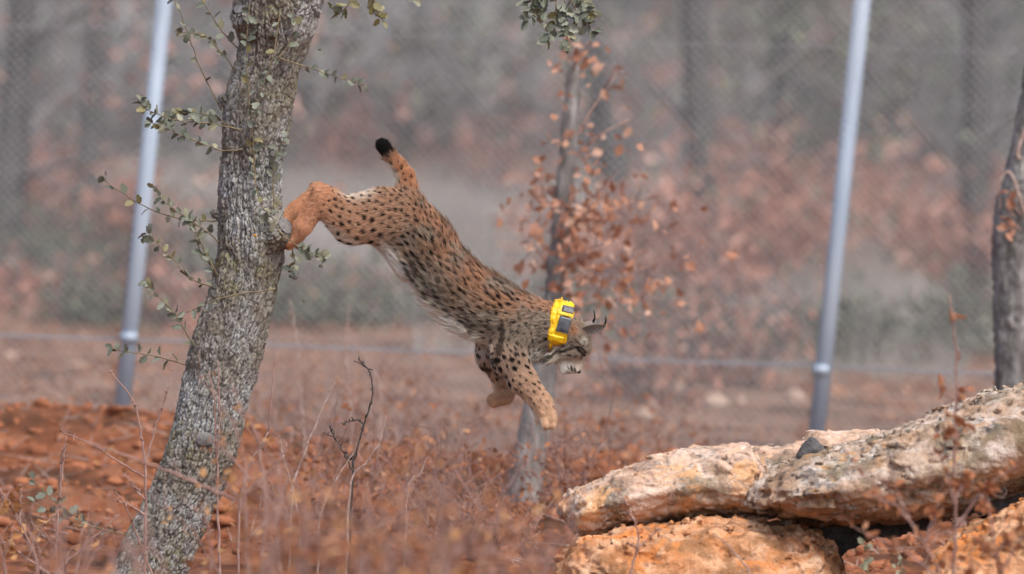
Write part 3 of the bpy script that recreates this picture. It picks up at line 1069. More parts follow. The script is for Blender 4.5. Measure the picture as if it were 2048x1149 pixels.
def evergreen_leaf_mesh(name, mat, seed):
    rng = np.random.default_rng(seed)
    k = 7
    xs = np.linspace(.04, 1, k)
    w = np.array([.08, .24, .31, .32, .28, .18, .02]) * rng.uniform(.85, 1.15)
    tooth = np.array([0, .05, -.04, .06, -.05, .05, 0])
    curl = rng.uniform(-.3, .6)
    fold = rng.uniform(.1, .6)
    V = []
    for x, p, t in zip(xs, w, tooth):
        zc = -curl * (x - .3) ** 2 * .6
        V += [(x + t, p + t, zc + p * fold), (x, 0, zc), (x + t, -p - t, zc + p * fold)]
    Q = []
    for i in range(k - 1):
        a = i * 3
        Q += [(a, a + 1, a + 4, a + 3), (a + 1, a + 2, a + 5, a + 4)]
    me = new_mesh(name, V, Q)
    me.materials.append(mat)
    return me
M_holm = leafmat('holm_oak_leaf', [(0.0, (0.11, 0.125, 0.09)), (0.45, (0.19, 0.21, 0.155)), (0.75, (0.28, 0.295, 0.23)), (1.0, (0.33, 0.31, 0.19))], .5, .1, True, .4)
M_holm_y = leafmat('yellowed_holm_oak_leaf', [(0.0, (0.17, 0.15, 0.06)), (0.6, (0.27, 0.245, 0.11)), (1.0, (0.38, 0.36, 0.21))], .5, .15, True, .4)
LEAF_H = [evergreen_leaf_mesh('holm_leaf', M_holm, s) for s in range(6)] + [evergreen_leaf_mesh('holm_leaf', M_holm_y, 20 + s) for s in range(3)]

def sprout(pp, n_leaf, rng, r0=.0028, dz=0.0, t0=.15, leafpx=(11, 24), dz_end=0.0, jitter=3, yellow=.13):
    m = len(pp)
    pts = [P(x, y, OAK_D - dz - dz_end * i / (m - 1)) for i, (x, y) in enumerate(pp)]
    n = 8 + 4 * m
    S = spline(pts, n) + rng.normal(0, .0012, (n, 3))
    mb = MB()
    mb.tube(S, np.linspace(r0, r0 * .4, n), 6)
    o = mb.build('sprout', M_twig_olive, OAK)
    for k in range(n_leaf):
        t = t0 + (1 - t0) * (k + rng.uniform(0, .8)) / n_leaf
        i = min(n - 2, int(t * (n - 1)))
        tn = S[i + 1] - S[i]
        tn /= np.linalg.norm(tn)
        side = np.cross(tn, FWD) * (1 if k % 2 else -1)
        d = tn * rng.uniform(.3, 1.0) + side * rng.uniform(.4, 1.0) + rng.normal(0, .35, 3)
        sz = rng.uniform(*leafpx) * FOCUS / FPX
        me = LEAF_H[rng.integers(6, 9)] if rng.random() < yellow else LEAF_H[rng.integers(0, 6)]
        place_leaf(me, o, S[i] + rng.normal(0, jitter * FOCUS / FPX * .4, 3), d, sz, rng, rng.normal(0, .6, 3) - FWD * .8 + UP * .5)
    return o

def all_sprouts():
    rng = np.random.default_rng(77)
    A = [
        ([(440, 443), (386, 440), (334, 431), (273, 405), (217, 368), (206, 357)], 13, .02, .1),
        ([(445, 490), (404, 457), (356, 426), (325, 400), (304, 374)], 16, .05, .15),
        ([(438, 555), (416, 515), (391, 461), (378, 435)], 7, .06, .2),
        ([(486, 300), (443, 301), (395, 283), (347, 265), (317, 252), (299, 244)], 17, .12, .25),
        ([(486, 261), (421, 248), (351, 241), (321, 231), (286, 213), (284, 196)], 26, .11, .15),
        ([(470, 258), (420, 232), (380, 226), (345, 225)], 14, .09, .2),
        ([(443, 222), (404, 144), (382, 87), (360, 26), (340, -14)], 5, .02, .2),
        ([(475, 98), (443, 61), (417, 22), (400, -10)], 8, .03, .15),
        ([(470, 138), (438, 100), (408, 72), (347, 63)], 11, .05, .2),
        ([(556, 117), (621, 137), (682, 157), (736, 173)], 10, .135, .3),
        ([(556, 117), (578, 90), (587, 60), (586, 22)], 5, .14, .3),
        ([(509, 345), (506, 283), (498, 200), (494, 104), (498, 10)], 22, .135, .05),
        ([(505, 330), (521, 405), (552, 446)], 7, .135, .1),
        ([(548, 425), (547, 348), (554, 305), (573, 270)], 11, .10, .25),
        ([(556, 462), (600, 495), (650, 516)], 13, .12, .45),
        ([(412, 726), (367, 657), (343, 620), (306, 584), (291, 566)], 16, .06, .1),
        ([(370, 729), (306, 712), (245, 703), (221, 696)], 11, .03, .1),
        ([(440, 577), (385, 560), (349, 523), (312, 487), (291, 462)], 16, .04, .1),
        ([(550, 578), (446, 596), (373, 626)], 5, .14, .55),
        ([(440, 574), (420, 530), (395, 490), (388, 452)], 8, .05, .1),
        ([(250, 1069), (188, 1055), (137, 1024), (90, 985), (47, 938)], 14, .10, .1),
        ([(225, 1062), (170, 1050), (117, 1032), (62, 1001)], 7, .13, .2),
        ([(560, 20), (545, 120), (520, 190), (512, 240)], 9, .15, .05),
        ([(575, 470), (590, 520), (582, 545)], 5, .05, .3),
    ]
    for pp, n, dz, t0 in A:
        sprout(pp, int(n * 1.3), rng, .0028, dz, t0)
    # the limb above the picture that carries the two hanging leaf tips
    lb = MB()
    lp = [P(700, -260, OAK_D), P(760, -330, OAK_D - .05), P(900, -300, OAK_D - .1), P(1040, -220, OAK_D - .1), P(1110, -110, OAK_D - .08), P(1120, -20, OAK_D - .05)]
    lb.tube(spline(lp, 30), np.linspace(.03, .004, 30), 10)
    lb.build('limb', M_bark_grey, OAK)
    sprout([(760, -330), (735, -160), (715, -40), (690, 18), (668, 22)], 15, rng, .004, .05, .6, (16, 24), 0, 4, .75)
    sprout([(735, -160), (740, -60), (748, 10), (765, 42)], 15, rng, .004, .05, .5, (16, 24), 0, 4, .75)
    sprout([(800, -320), (822, -120), (832, -15), (828, 4)], 5, rng, .004, .06, .8, (16, 22), 0, 3, .3)
    for pp in ([(1118, -60), (1100, -10), (1075, 25), (1045, 45)], [(1118, -60), (1112, 0), (1108, 50), (1095, 85)], [(1118, -60), (1130, 10), (1135, 60), (1132, 98)],
               [(1118, -60), (1140, 0), (1165, 40), (1190, 70)], [(1118, -60), (1150, -20), (1170, 10), (1185, 35)], [(1118, -60), (1085, -20), (1065, 5), (1060, 20)]):
        sprout(pp, 16, rng, .003, .05, .35, (19, 28), 0, 6, .08)
all_sprouts()

M_chip = twigmat('bark_chip', (.06, .05, .04), (.2, .18, .15))
def chips():
    rng = np.random.default_rng(3)
    words = ['just below the twig tip by the cat\'s hind foot', 'under the cut stub beside the trunk', 'lowest of the cluster under the stub', 'to the right of the cluster, alone in the air', 'uppermost of the cluster under the stub',
             'beside the trunk edge under the twig', 'largest of the cluster under the stub', 'pale speck in the air above the cat\'s back near the trunk']
    for k, (px, py, r) in enumerate([(642, 532, 4.5), (588, 528, 4), (590, 556, 5), (607, 603, 3), (584, 512, 3), (580, 543, 4), (584, 553, 6), (640, 100, 3)]):
        s = r * FOCUS / FPX
        c = P(px, py, FOCUS + rng.uniform(-.05, .05))
        V, Q = lump((0, 0, 0), (s, s * .6, s * .7), rng, .6, 6)
        o = put('bark_chip', new_mesh('bark_chip', V, Q), M_chip, None, c)
        tag(o, ('pale' if k == 7 else 'dark') + ' flying bark chip ' + words[k], 'bark chip', 'bark chips knocked loose by the leap')
chips()
#%%PART_ROCKS
# ------------------------------------------------------------------ limestone boulders
def rock_material(name, pale, mid, warm, warm_amt, grey_amt, moss_amt):
    m = NM(name, .9, .2)
    n1 = m.noise(5, 5, .6, None, .6)
    n2 = m.noise(17, 6, .62, None, .4)
    n3 = m.noise(60, 5, .65)
    c = m.ramp(n2, [(0.36, mid), (0.48, tuple((a + b) / 2 for a, b in zip(mid, pale))), (0.58, pale)])
    c = m.mix(m.ramp(n1, [(0.5 - warm_amt * .5, 0.0), (0.5 + (1 - warm_amt) * .35, 1.0)]) if warm_amt < 1 else 1.0, warm, c) if warm_amt > 0 else c
    c = m.mix(m.math('MULTIPLY', m.ramp(m.noise(9, 5, .6), [(0.5, 0.0), (0.6, 1.0)]), .8), c, tuple(x * .5 for x in warm))
    g = m.math('MULTIPLY', m.ramp(m.noise(7, 5, .65), [(0.52, 0.0), (0.6, 1.0)]), m.ramp(n3, [(0.4, .2), (0.6, 1.0)]))
    c = m.mix(m.math('MULTIPLY', g, grey_amt), c, (.10, .095, .09))
    mo = m.ramp(m.noise(4.5, 4, .6), [(0.52, 0.0), (0.62, 1.0)])
    c = m.mix(m.math('MULTIPLY', mo, moss_amt), c, (.20, .17, .095))
    oc = m.ramp(m.noise(6.3, 5, .65, None, .8), [(0.54, 0.0), (0.62, .7)])
    c = m.mix(oc, c, tuple(min(1, x * k) for x, k in zip(warm, (1.15, .95, .6))))
    pit = m.ramp(n3, [(0.3, 0.0), (0.42, 1.0)])
    c = m.mix(pit, m.mix(.6, c, (.12, .06, .03)), c)
    m.color(c)
    h = m.mix(.5, n2, n3)
    m.bump(h, 1.0, .02)
    return m.m
M_rock_a = rock_material('pale_limestone', (.84, .77, .69), (.52, .36, .26), (.66, .43, .30), .3, .75, .42)
M_rock_b = rock_material('grey_crusted_limestone', (.86, .81, .75), (.34, .25, .18), (.44, .29, .19), .25, .9, .45)
M_rock_c = rock_material('orange_limestone', (.78, .51, .33), (.46, .19, .075), (.62, .26, .10), .55, .5, .2)
M_rock_d = rock_material('dark_stone_and_gap_shade', (.21, .205, .205), (.075, .075, .08), (.10, .095, .095), .5, .6, .0)  # own colour of the small stone; painted shade on the gap's backing stone

def worley3(p, seed=0):
    i = np.floor(p).astype(np.int64)
    f1 = np.full(len(p), 9.0); f2 = np.full(len(p), 9.0); cid = np.zeros(len(p)); dirv = np.zeros((len(p), 3))
    for dx in (-1, 0, 1):
        for dy in (-1, 0, 1):
            for dz in (-1, 0, 1):
                c = i + np.array([dx, dy, dz])
                o = np.stack([hash3(c[:, 0], c[:, 1], c[:, 2], seed + k) for k in range(3)], 1)
                v = p - (c + .5 + (o - .5) * .85)
                d = np.sqrt((v * v).sum(1))
                m = d < f1
                f2 = np.where(m, f1, np.minimum(f2, d))
                cid = np.where(m, hash3(c[:, 0], c[:, 1], c[:, 2], seed + 7), cid)
                dirv = np.where(m[:, None], v, dirv)
                f1 = np.where(m, d, f1)
    return f1, f2, cid, dirv

def poly_sdf(poly, X, Y):
    poly = np.asarray(poly, float)
    d = np.full(X.shape, 1e9)
    s = np.zeros(X.shape, bool)
    n = len(poly)
    for i in range(n):
        a, b = poly[i], poly[(i + 1) % n]
        e = b - a
        wx, wy = X - a[0], Y - a[1]
        t = np.clip((wx * e[0] + wy * e[1]) / (e @ e), 0, 1)
        d = np.minimum(d, (wx - e[0] * t) ** 2 + (wy - e[1] * t) ** 2)
        c = ((a[1] > Y) != (b[1] > Y)) & (X < (b[0] - a[0]) * (Y - a[1]) / (b[1] - a[1] + 1e-12) + a[0])
        s ^= c
    d = np.sqrt(d)
    return np.where(s, -d, d)

def rock(poly, D, depth_px, rnd, mat, label, seed, h=4.0, amp=9, shear=0.0, cat='rock'):
    """solid boulder: outline in the plane facing the camera, rounded through its real depth"""
    poly = np.asarray(spline(np.concatenate([poly, poly[:1]]), len(poly) * 4)[:-1])
    mn, mx = poly.min(0) - 24, poly.max(0) + 24
    W = depth_px / 2
    xs = np.arange(mn[0], mx[0], h); ys = np.arange(mn[1], mx[1], h); ws = np.arange(-W - 24, W + 24, h)
    X2, Y2 = np.meshgrid(xs, ys, indexing='ij')
    d2 = poly_sdf(poly, X2, Y2)
    X, Y, Wg = np.meshgrid(xs, ys, ws, indexing='ij')
    q = np.clip(1 - (np.abs(Wg) / W) ** 2.4, 0, 1)
    f = d2[:, :, None] + rnd * (1 - q ** .42) + np.maximum(np.abs(Wg) - W, 0) * 2
    p = np.stack([X, Y, Wg], -1) / 100.0
    near = np.abs(f) < 40
    pn = p[near]
    st = pn * np.array([1, 1.8, 1.0])
    disp = amp * 1.6 * fbm(st * 1.1, 3, seed) + amp * 1.1 * np.abs(fbm(st * 3.1, 3, seed + 5)) + amp * .55 * fbm(pn * 8.5, 3, seed + 7)
    wp_ = pn * np.array([1.5, 2.4, 1.5]) + .35 * np.stack([fbm(pn * 2, 2, seed + 31), fbm(pn * 2, 2, seed + 33), 0 * pn[:, 0]], 1)
    w1, w2, wc, wd = worley3(wp_, seed)
    tilt = np.stack([np.cos(wc * 40), np.sin(wc * 40), np.cos(wc * 97)], 1)
    disp += amp * .45 * (wc - .5) + amp * .6 * (tilt * wd).sum(1) + amp * .35 * np.clip(1 - (w2 - w1) * 9, 0, 1)
    ridge = 1 - np.abs(fbm(st * 1.9 + 3, 3, seed + 11)) * 3.2
    disp += amp * 1.3 * np.clip(ridge - .35, 0, 1) + amp * .6 * np.clip(fbm(pn * 5.0, 2, seed + 21) - .18, 0, 1)
    f[near] += disp
    V, Q = surface_nets(f.astype(np.float32), np.array([mn[0], mn[1], ws[0]]), h)
    s = D / FPX
    wp = CAMLOC + ((V[:, 0] - 1024) * s)[:, None] * RIGHT + ((574.5 - V[:, 1]) * s)[:, None] * UP + (D + V[:, 2] * s)[:, None] * FWD
    wp += ((V[:, 1] - poly[:, 1].mean()) * s * shear)[:, None] * FWD
    c = wp.mean(0)
    c[2] = wp[:, 2].min()
    o = put('boulder', new_mesh('boulder', wp - c, Q[:, ::-1]), mat, None, c)
    tag(o, label, cat, 'limestone boulders in the pile at lower right')
    return o

rock([(1122, 1030), (1132, 992), (1180, 962), (1260, 930), (1340, 905), (1420, 894), (1480, 886), (1520, 905), (1540, 960), (1530, 1030), (1480, 1046), (1400, 1038), (1300, 1052), (1230, 1058), (1180, 1070), (1140, 1060)],
     27.95, 330, 90, M_rock_a, 'pale limestone slab at the left end of the rock pile', 1)
rock([(1478, 1010), (1500, 975), (1560, 930), (1620, 905), (1720, 882), (1820, 850), (1900, 812), (1990, 782), (2080, 770), (2200, 800), (2230, 900), (2150, 960), (2040, 985), (1930, 1020), (1830, 1040), (1700, 1048), (1600, 1044), (1510, 1036)],
     27.85, 640, 110, M_rock_b, 'largest grey crusted limestone slab rising to the right edge', 2, 4.6, 11)
rock([(1440, 905), (1500, 893), (1580, 882), (1640, 868), (1720, 862), (1790, 866), (1860, 880), (1860, 960), (1700, 985), (1500, 985), (1440, 960)],
     28.55, 300, 60, M_rock_a, 'buff limestone slab lying behind the two big front slabs', 3, 5)
rock([(1100, 1150), (1130, 1095), (1190, 1062), (1280, 1052), (1380, 1034), (1480, 1036), (1580, 1052), (1660, 1085), (1690, 1140), (1700, 1260), (1640, 1330), (1200, 1330), (1110, 1280)],
     27.75, 420, 120, M_rock_c, 'orange boulder under the pale slab at the bottom edge', 4, 5, 12)
rock([(1820, 1180), (1870, 1110), (1930, 1060), (2000, 1020), (2080, 990), (2200, 1000), (2230, 1200), (2180, 1330), (1900, 1330), (1830, 1260)],
     27.35, 420, 110, M_rock_c, 'orange boulder in the lower right corner', 5, 5, 12)
rock([(1588, 912), (1598, 896), (1612, 878), (1622, 872), (1634, 876), (1650, 896), (1660, 912), (1630, 926), (1596, 924)],
     27.95, 60, 10, M_rock_d, 'small dark grey stone wedged on top of the slabs', 6, 2.4, 3)
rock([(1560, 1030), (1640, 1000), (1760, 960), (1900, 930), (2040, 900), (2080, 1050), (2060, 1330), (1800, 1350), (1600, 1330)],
     28.22, 260, 60, M_rock_d, 'added backing stone with shade painted into its dark colour, in the gap under the largest slab', 8, 6, 10)  # added to close the gap; dark colour paints the shade under the slab
#%%PART_LYNX
# ------------------------------------------------------------------ the lynx
# modelled in side-view units (1 unit = 1/601 m): x right, y down, w towards the camera
LS = FOCUS / FPX
def LW(p):
    p = np.asarray(p, float)
    return CAMLOC + ((p[..., 0] - 1024) * LS)[..., None] * RIGHT + ((574.5 - p[..., 1]) * LS)[..., None] * UP + (FOCUS - p[..., 2] * LS)[..., None] * FWD
def LD(v):
    v = np.asarray(v, float)
    return v[..., 0:1] * RIGHT - v[..., 1:2] * UP - v[..., 2:3] * FWD

# a, b, ra, rb, depth factor, blend, flow(+1 = a to b), fur mm, coat zone
TORSO, THIGH, SHANK, FOOT, SHOULD, FARM, PAW, NECK, HEAD, MUZZ, TAIL, TTIP, RUFF, CHEST, BELLY = range(15)
PR = [
    ((806, 426, 0), (850, 487, 0), 47, 51, .86, 26, -1, 20, TORSO),
    ((850, 487, 0), (898, 560, 0), 51, 54, .86, 26, -1, 22, TORSO),
    ((898, 560, 0), (968, 612, 0), 54, 58, .84, 26, -1, 22, TORSO),
    ((968, 612, 0), (1032, 645, 0), 58, 55, .82, 26, -1, 20, TORSO),
    ((1032, 648, 0), (1092, 655, 0), 55, 44, .85, 24, -1, 18, NECK),
    ((1092, 655, 0), (1142, 670, 0), 43, 32, .95, 16, -1, 14, NECK),
    ((1046, 686, 0), (1064, 694, 0), 34, 26, .8, 20, -1, 24, CHEST),
    ((836, 520, 0), (922, 630, 0), 18, 18, 1.2, 26, -1, 34, BELLY),
    ((788, 460, 0), (826, 516, 0), 40, 32, 1.0, 26, -1, 20, TORSO),
    # near hind leg
    ((784, 434, 26), (712, 446, 34), 52, 40, .62, 20, 1, 14, THIGH),
    ((760, 410, 24), (690, 418, 32), 30, 22, .7, 18, 1, 14, THIGH),
    ((700, 448, 34), (651, 408, 34), 38, 26, .6, 14, 1, 11, SHANK),
    ((672, 402, 34), (636, 383, 34), 17, 12, .7, 10, 1, 9, SHANK),
    ((646, 396, 34), (606, 454, 30), 21, 17, .8, 9, 1, 10, FOOT),
    ((606, 454, 30), (593, 474, 24), 16.5, 14, 1.0, 7, 1, 9, FOOT),
    ((590, 476, 28), (576, 486, 30), 9, 8, 1, 4, 1, 6, FOOT),
    ((592, 478, 20), (579, 493, 18), 9, 8, 1, 4, 1, 6, FOOT),
    ((590, 476, 12), (577, 490, 7), 8, 7.5, 1, 4, 1, 6, FOOT),
    # far hind leg
    ((784, 434, -26), (704, 440, -34), 50, 38, .62, 20, 1, 14, THIGH),
    ((700, 442, -34), (644, 396, -36), 33, 19, .6, 14, 1, 11, SHANK),
    ((666, 393, -36), (631, 377, -36), 16, 12, .7, 10, 1, 9, SHANK),
    ((638, 387, -28), (594, 421, -24), 19, 17, .85, 9, 1, 10, FOOT),
    ((594, 421, -24), (575, 438, -20), 17, 14, 1.1, 7, 1, 8, FOOT),
    ((573, 438, -14), (562, 450, -10), 8.5, 7.5, 1, 4, 1, 6, FOOT),
    ((573, 436, -27), (561, 446, -30), 8.5, 7.5, 1, 4, 1, 6, FOOT),
    # near foreleg
    ((1030, 664, 26), (1018, 718, 34), 46, 32, .55, 20, 1, 14, SHOULD),
    ((1018, 714, 34), (1044, 758, 36), 33, 26, .7, 13, 1, 11, SHOULD),
    ((1044, 758, 36), (1081, 804, 36), 26, 19, .85, 10, 1, 10, FARM),
    ((1081, 804, 36), (1093, 834, 37), 19, 18.5, 1.05, 8, 1, 13, PAW),
    ((1089, 838, 50), (1091, 850, 53), 8.5, 8, 1, 3, 1, 5, PAW),
    ((1099, 838, 42), (1103, 850, 43), 9, 8, 1, 3, 1, 5, PAW),
    ((1090, 840, 30), (1092, 852, 30), 9, 8, 1, 3, 1, 5, PAW),
    ((1098, 838, 25), (1102, 848, 23), 8, 7.5, 1, 3, 1, 5, PAW),
    # far foreleg, paw tucked back
    ((985, 664, -26), (976, 716, -34), 34, 22, .6, 20, 1, 14, SHOULD),
    ((976, 712, -34), (1004, 768, -38), 20, 15, .8, 11, 1, 10, FARM),
    ((1004, 768, -38), (1009, 790, -40), 16, 16.5, .9, 8, 1, 9, PAW),
    ((1009, 790, -40), (990, 801, -41), 17, 14, 1, 8, 1, 14, PAW),
    ((990, 800, -34), (981, 801, -33), 8, 7, 1, 4, 1, 6, PAW),
    ((990, 804, -46), (982, 803, -48), 8, 7, 1, 4, 1, 6, PAW),
    # tail
    ((813, 376, 0), (811, 354, 0), 20, 14.5, 1, 12, 1, 15, TAIL),
    ((811, 354, 0), (798, 332, 0), 14, 11.5, 1, 8, 1, 14, TAIL),
    ((798, 332, 0), (780, 311, 0), 11.5, 11.5, 1, 8, 1, 13, TAIL),
    ((780, 311, 0), (766, 292, 0), 11.5, 12, 1, 6, 1, 13, TTIP),
    # head
    ((1140, 672, 0), (1154, 686, 0), 29, 27, .98, 12, -1, 10, HEAD),
    ((1156, 678, 0), (1166, 698, 0), 21, 16, 1.25, 10, -1, 5, HEAD),
    ((1132, 696, 15), (1146, 704, 14), 17, 14, .9, 9, -1, 6, HEAD),
    ((1132, 696, -15), (1146, 704, -14), 17, 14, .9, 9, -1, 10, HEAD),
    ((1126, 700, 18), (1102, 714, 25), 15, 8, .7, 7, 1, 32, RUFF),
    ((1126, 700, -18), (1102, 714, -25), 15, 8, .7, 7, 1, 32, RUFF),
    ((1156, 702, 0), (1150, 737, 0), 15, 9.5, 1.0, 7, -1, 5, MUZZ),
    ((1142, 714, 0), (1138, 736, 0), 15, 10, 1.1, 7, -1, 5, MUZZ),
    ((1117, 706, 0), (1124, 729, 0), 15, 10, 1.15, 8, -1, 10, MUZZ),
    ((1140, 735, 7), (1147, 740, 6), 9.5, 8, .9, 4, -1, 5, MUZZ),
    ((1140, 735, -7), (1147, 740, -6), 9.5, 8, .9, 4, -1, 5, MUZZ),
    ((1129, 729, 0), (1127, 742, 0), 11, 8, 1.1, 5, -1, 8, MUZZ),
    ((1165, 700, 0), (1157, 738, 0), 9, 5.5, 1.1, 6, -1, 4, MUZZ),
]
PA = np.array([p[0] for p in PR], np.float32); PB = np.array([p[1] for p in PR], np.float32)
PRA = np.array([p[2] for p in PR], np.float32); PRB = np.array([p[3] for p in PR], np.float32)
PKW = np.array([p[4] for p in PR], np.float32); PK = [p[5] for p in PR]
PFL = np.array([p[6] for p in PR], float); PLEN = np.array([p[7] for p in PR], float) * 1.2; PZ = np.array([p[8] for p in PR])

def prim_d(i, X, Y, Wd):
    a, b = PA[i], PB[i]
    k = PKW[i]
    e = (b - a).copy(); e[2] /= k
    px, py, pw = X - a[0], Y - a[1], (Wd - a[2]) / k
    t = np.clip((px * e[0] + py * e[1] + pw * e[2]) / (e @ e), 0, 1)
    r = PRA[i] + (PRB[i] - PRA[i]) * t
    return np.sqrt((px - e[0] * t) ** 2 + (py - e[1] * t) ** 2 + (pw - e[2] * t) ** 2) - r

def lynx_mesh(h=2.6):
    xs = np.arange(540, 1200, h, dtype=np.float32); ys = np.arange(270, 872, h, dtype=np.float32); ws = np.arange(-88, 88.1, h, dtype=np.float32)
    f = np.full((len(xs), len(ys), len(ws)), 60, np.float32)
    for i in range(len(PR)):
        k = PK[i]
        m = max(PRA[i], PRB[i]) + k + 8
        mw = max(PRA[i], PRB[i]) * PKW[i] + k + 8
        lo, hi = np.minimum(PA[i], PB[i]), np.maximum(PA[i], PB[i])
        sx = slice(*np.searchsorted(xs, (lo[0] - m, hi[0] + m))); sy = slice(*np.searchsorted(ys, (lo[1] - m, hi[1] + m))); sw = slice(*np.searchsorted(ws, (lo[2] - mw, hi[2] + mw)))
        X, Y, Wd = np.meshgrid(xs[sx], ys[sy], ws[sw], indexing='ij', sparse=True)
        d = prim_d(i, X, Y, Wd)
        g = f[sx, sy, sw]
        hh = np.maximum(k - np.abs(g - d), 0) / k
        f[sx, sy, sw] = np.minimum(g, d) - hh * hh * k * .25
    V, Q = surface_nets(f, np.array([xs[0], ys[0], ws[0]]), h)
    # relax the grid steps
    n = len(V)
    for _ in range(4):
        acc = np.zeros((n, 3)); cnt = np.zeros(n)
        for a, b in ((0, 1), (1, 2), (2, 3), (3, 0)):
            np.add.at(acc, Q[:, a], V[Q[:, b]]); np.add.at(cnt, Q[:, a], 1)
            np.add.at(acc, Q[:, b], V[Q[:, a]]); np.add.at(cnt, Q[:, b], 1)
        V = V * .5 + acc / cnt[:, None] * .5
    return V, Q

def prim_weights(Pt):
    D = np.stack([prim_d(i, Pt[:, 0], Pt[:, 1], Pt[:, 2]) for i in range(len(PR))], 1)
    Wt = np.exp(-(D - D.min(1, keepdims=True)) / 6.0)
    return Wt / Wt.sum(1, keepdims=True), D

def srgb(r, g, b):
    c = np.array([r, g, b], float) / 255
    return np.where(c <= .04045, c / 12.92, ((c + .055) / 1.055) ** 2.4)

ZCOL = {TORSO: srgb(174, 134, 104), THIGH: srgb(184, 132, 96), SHANK: srgb(190, 138, 102), FOOT: srgb(194, 132, 92), SHOULD: srgb(172, 134, 108), FARM: srgb(196, 148, 112), PAW: srgb(206, 156, 116),
        NECK: srgb(158, 130, 110), HEAD: srgb(146, 124, 108), MUZZ: srgb(186, 166, 150), TAIL: srgb(190, 128, 84), TTIP: srgb(26, 24, 24), RUFF: srgb(176, 160, 146), CHEST: srgb(176, 158, 146), BELLY: srgb(208, 196, 186)}
ZC = np.stack([ZCOL[z] for z in PZ])

SPINE = np.array([(806, 426), (850, 487), (898, 560), (968, 612), (1032, 645), (1092, 655)], float)

def torso_frame(Pt):
    """signed height above the spine line (dorsal +) and spine direction"""
    best = np.full(len(Pt), 1e9); h = np.zeros(len(Pt)); T = np.zeros((len(Pt), 2))
    for a, b in zip(SPINE[:-1], SPINE[1:]):
        e = b - a; L = np.linalg.norm(e); e = e / L
        q = Pt[:, :2] - a
        t = np.clip(q @ e, 0, L)
        v = q - t[:, None] * e
        d = np.linalg.norm(v, axis=1)
        up = np.array([e[1], -e[0]])
        m = d < best
        best = np.where(m, d, best)
        h = np.where(m, q @ up, h)
        T = np.where(m[:, None], e, T)
    return h, T

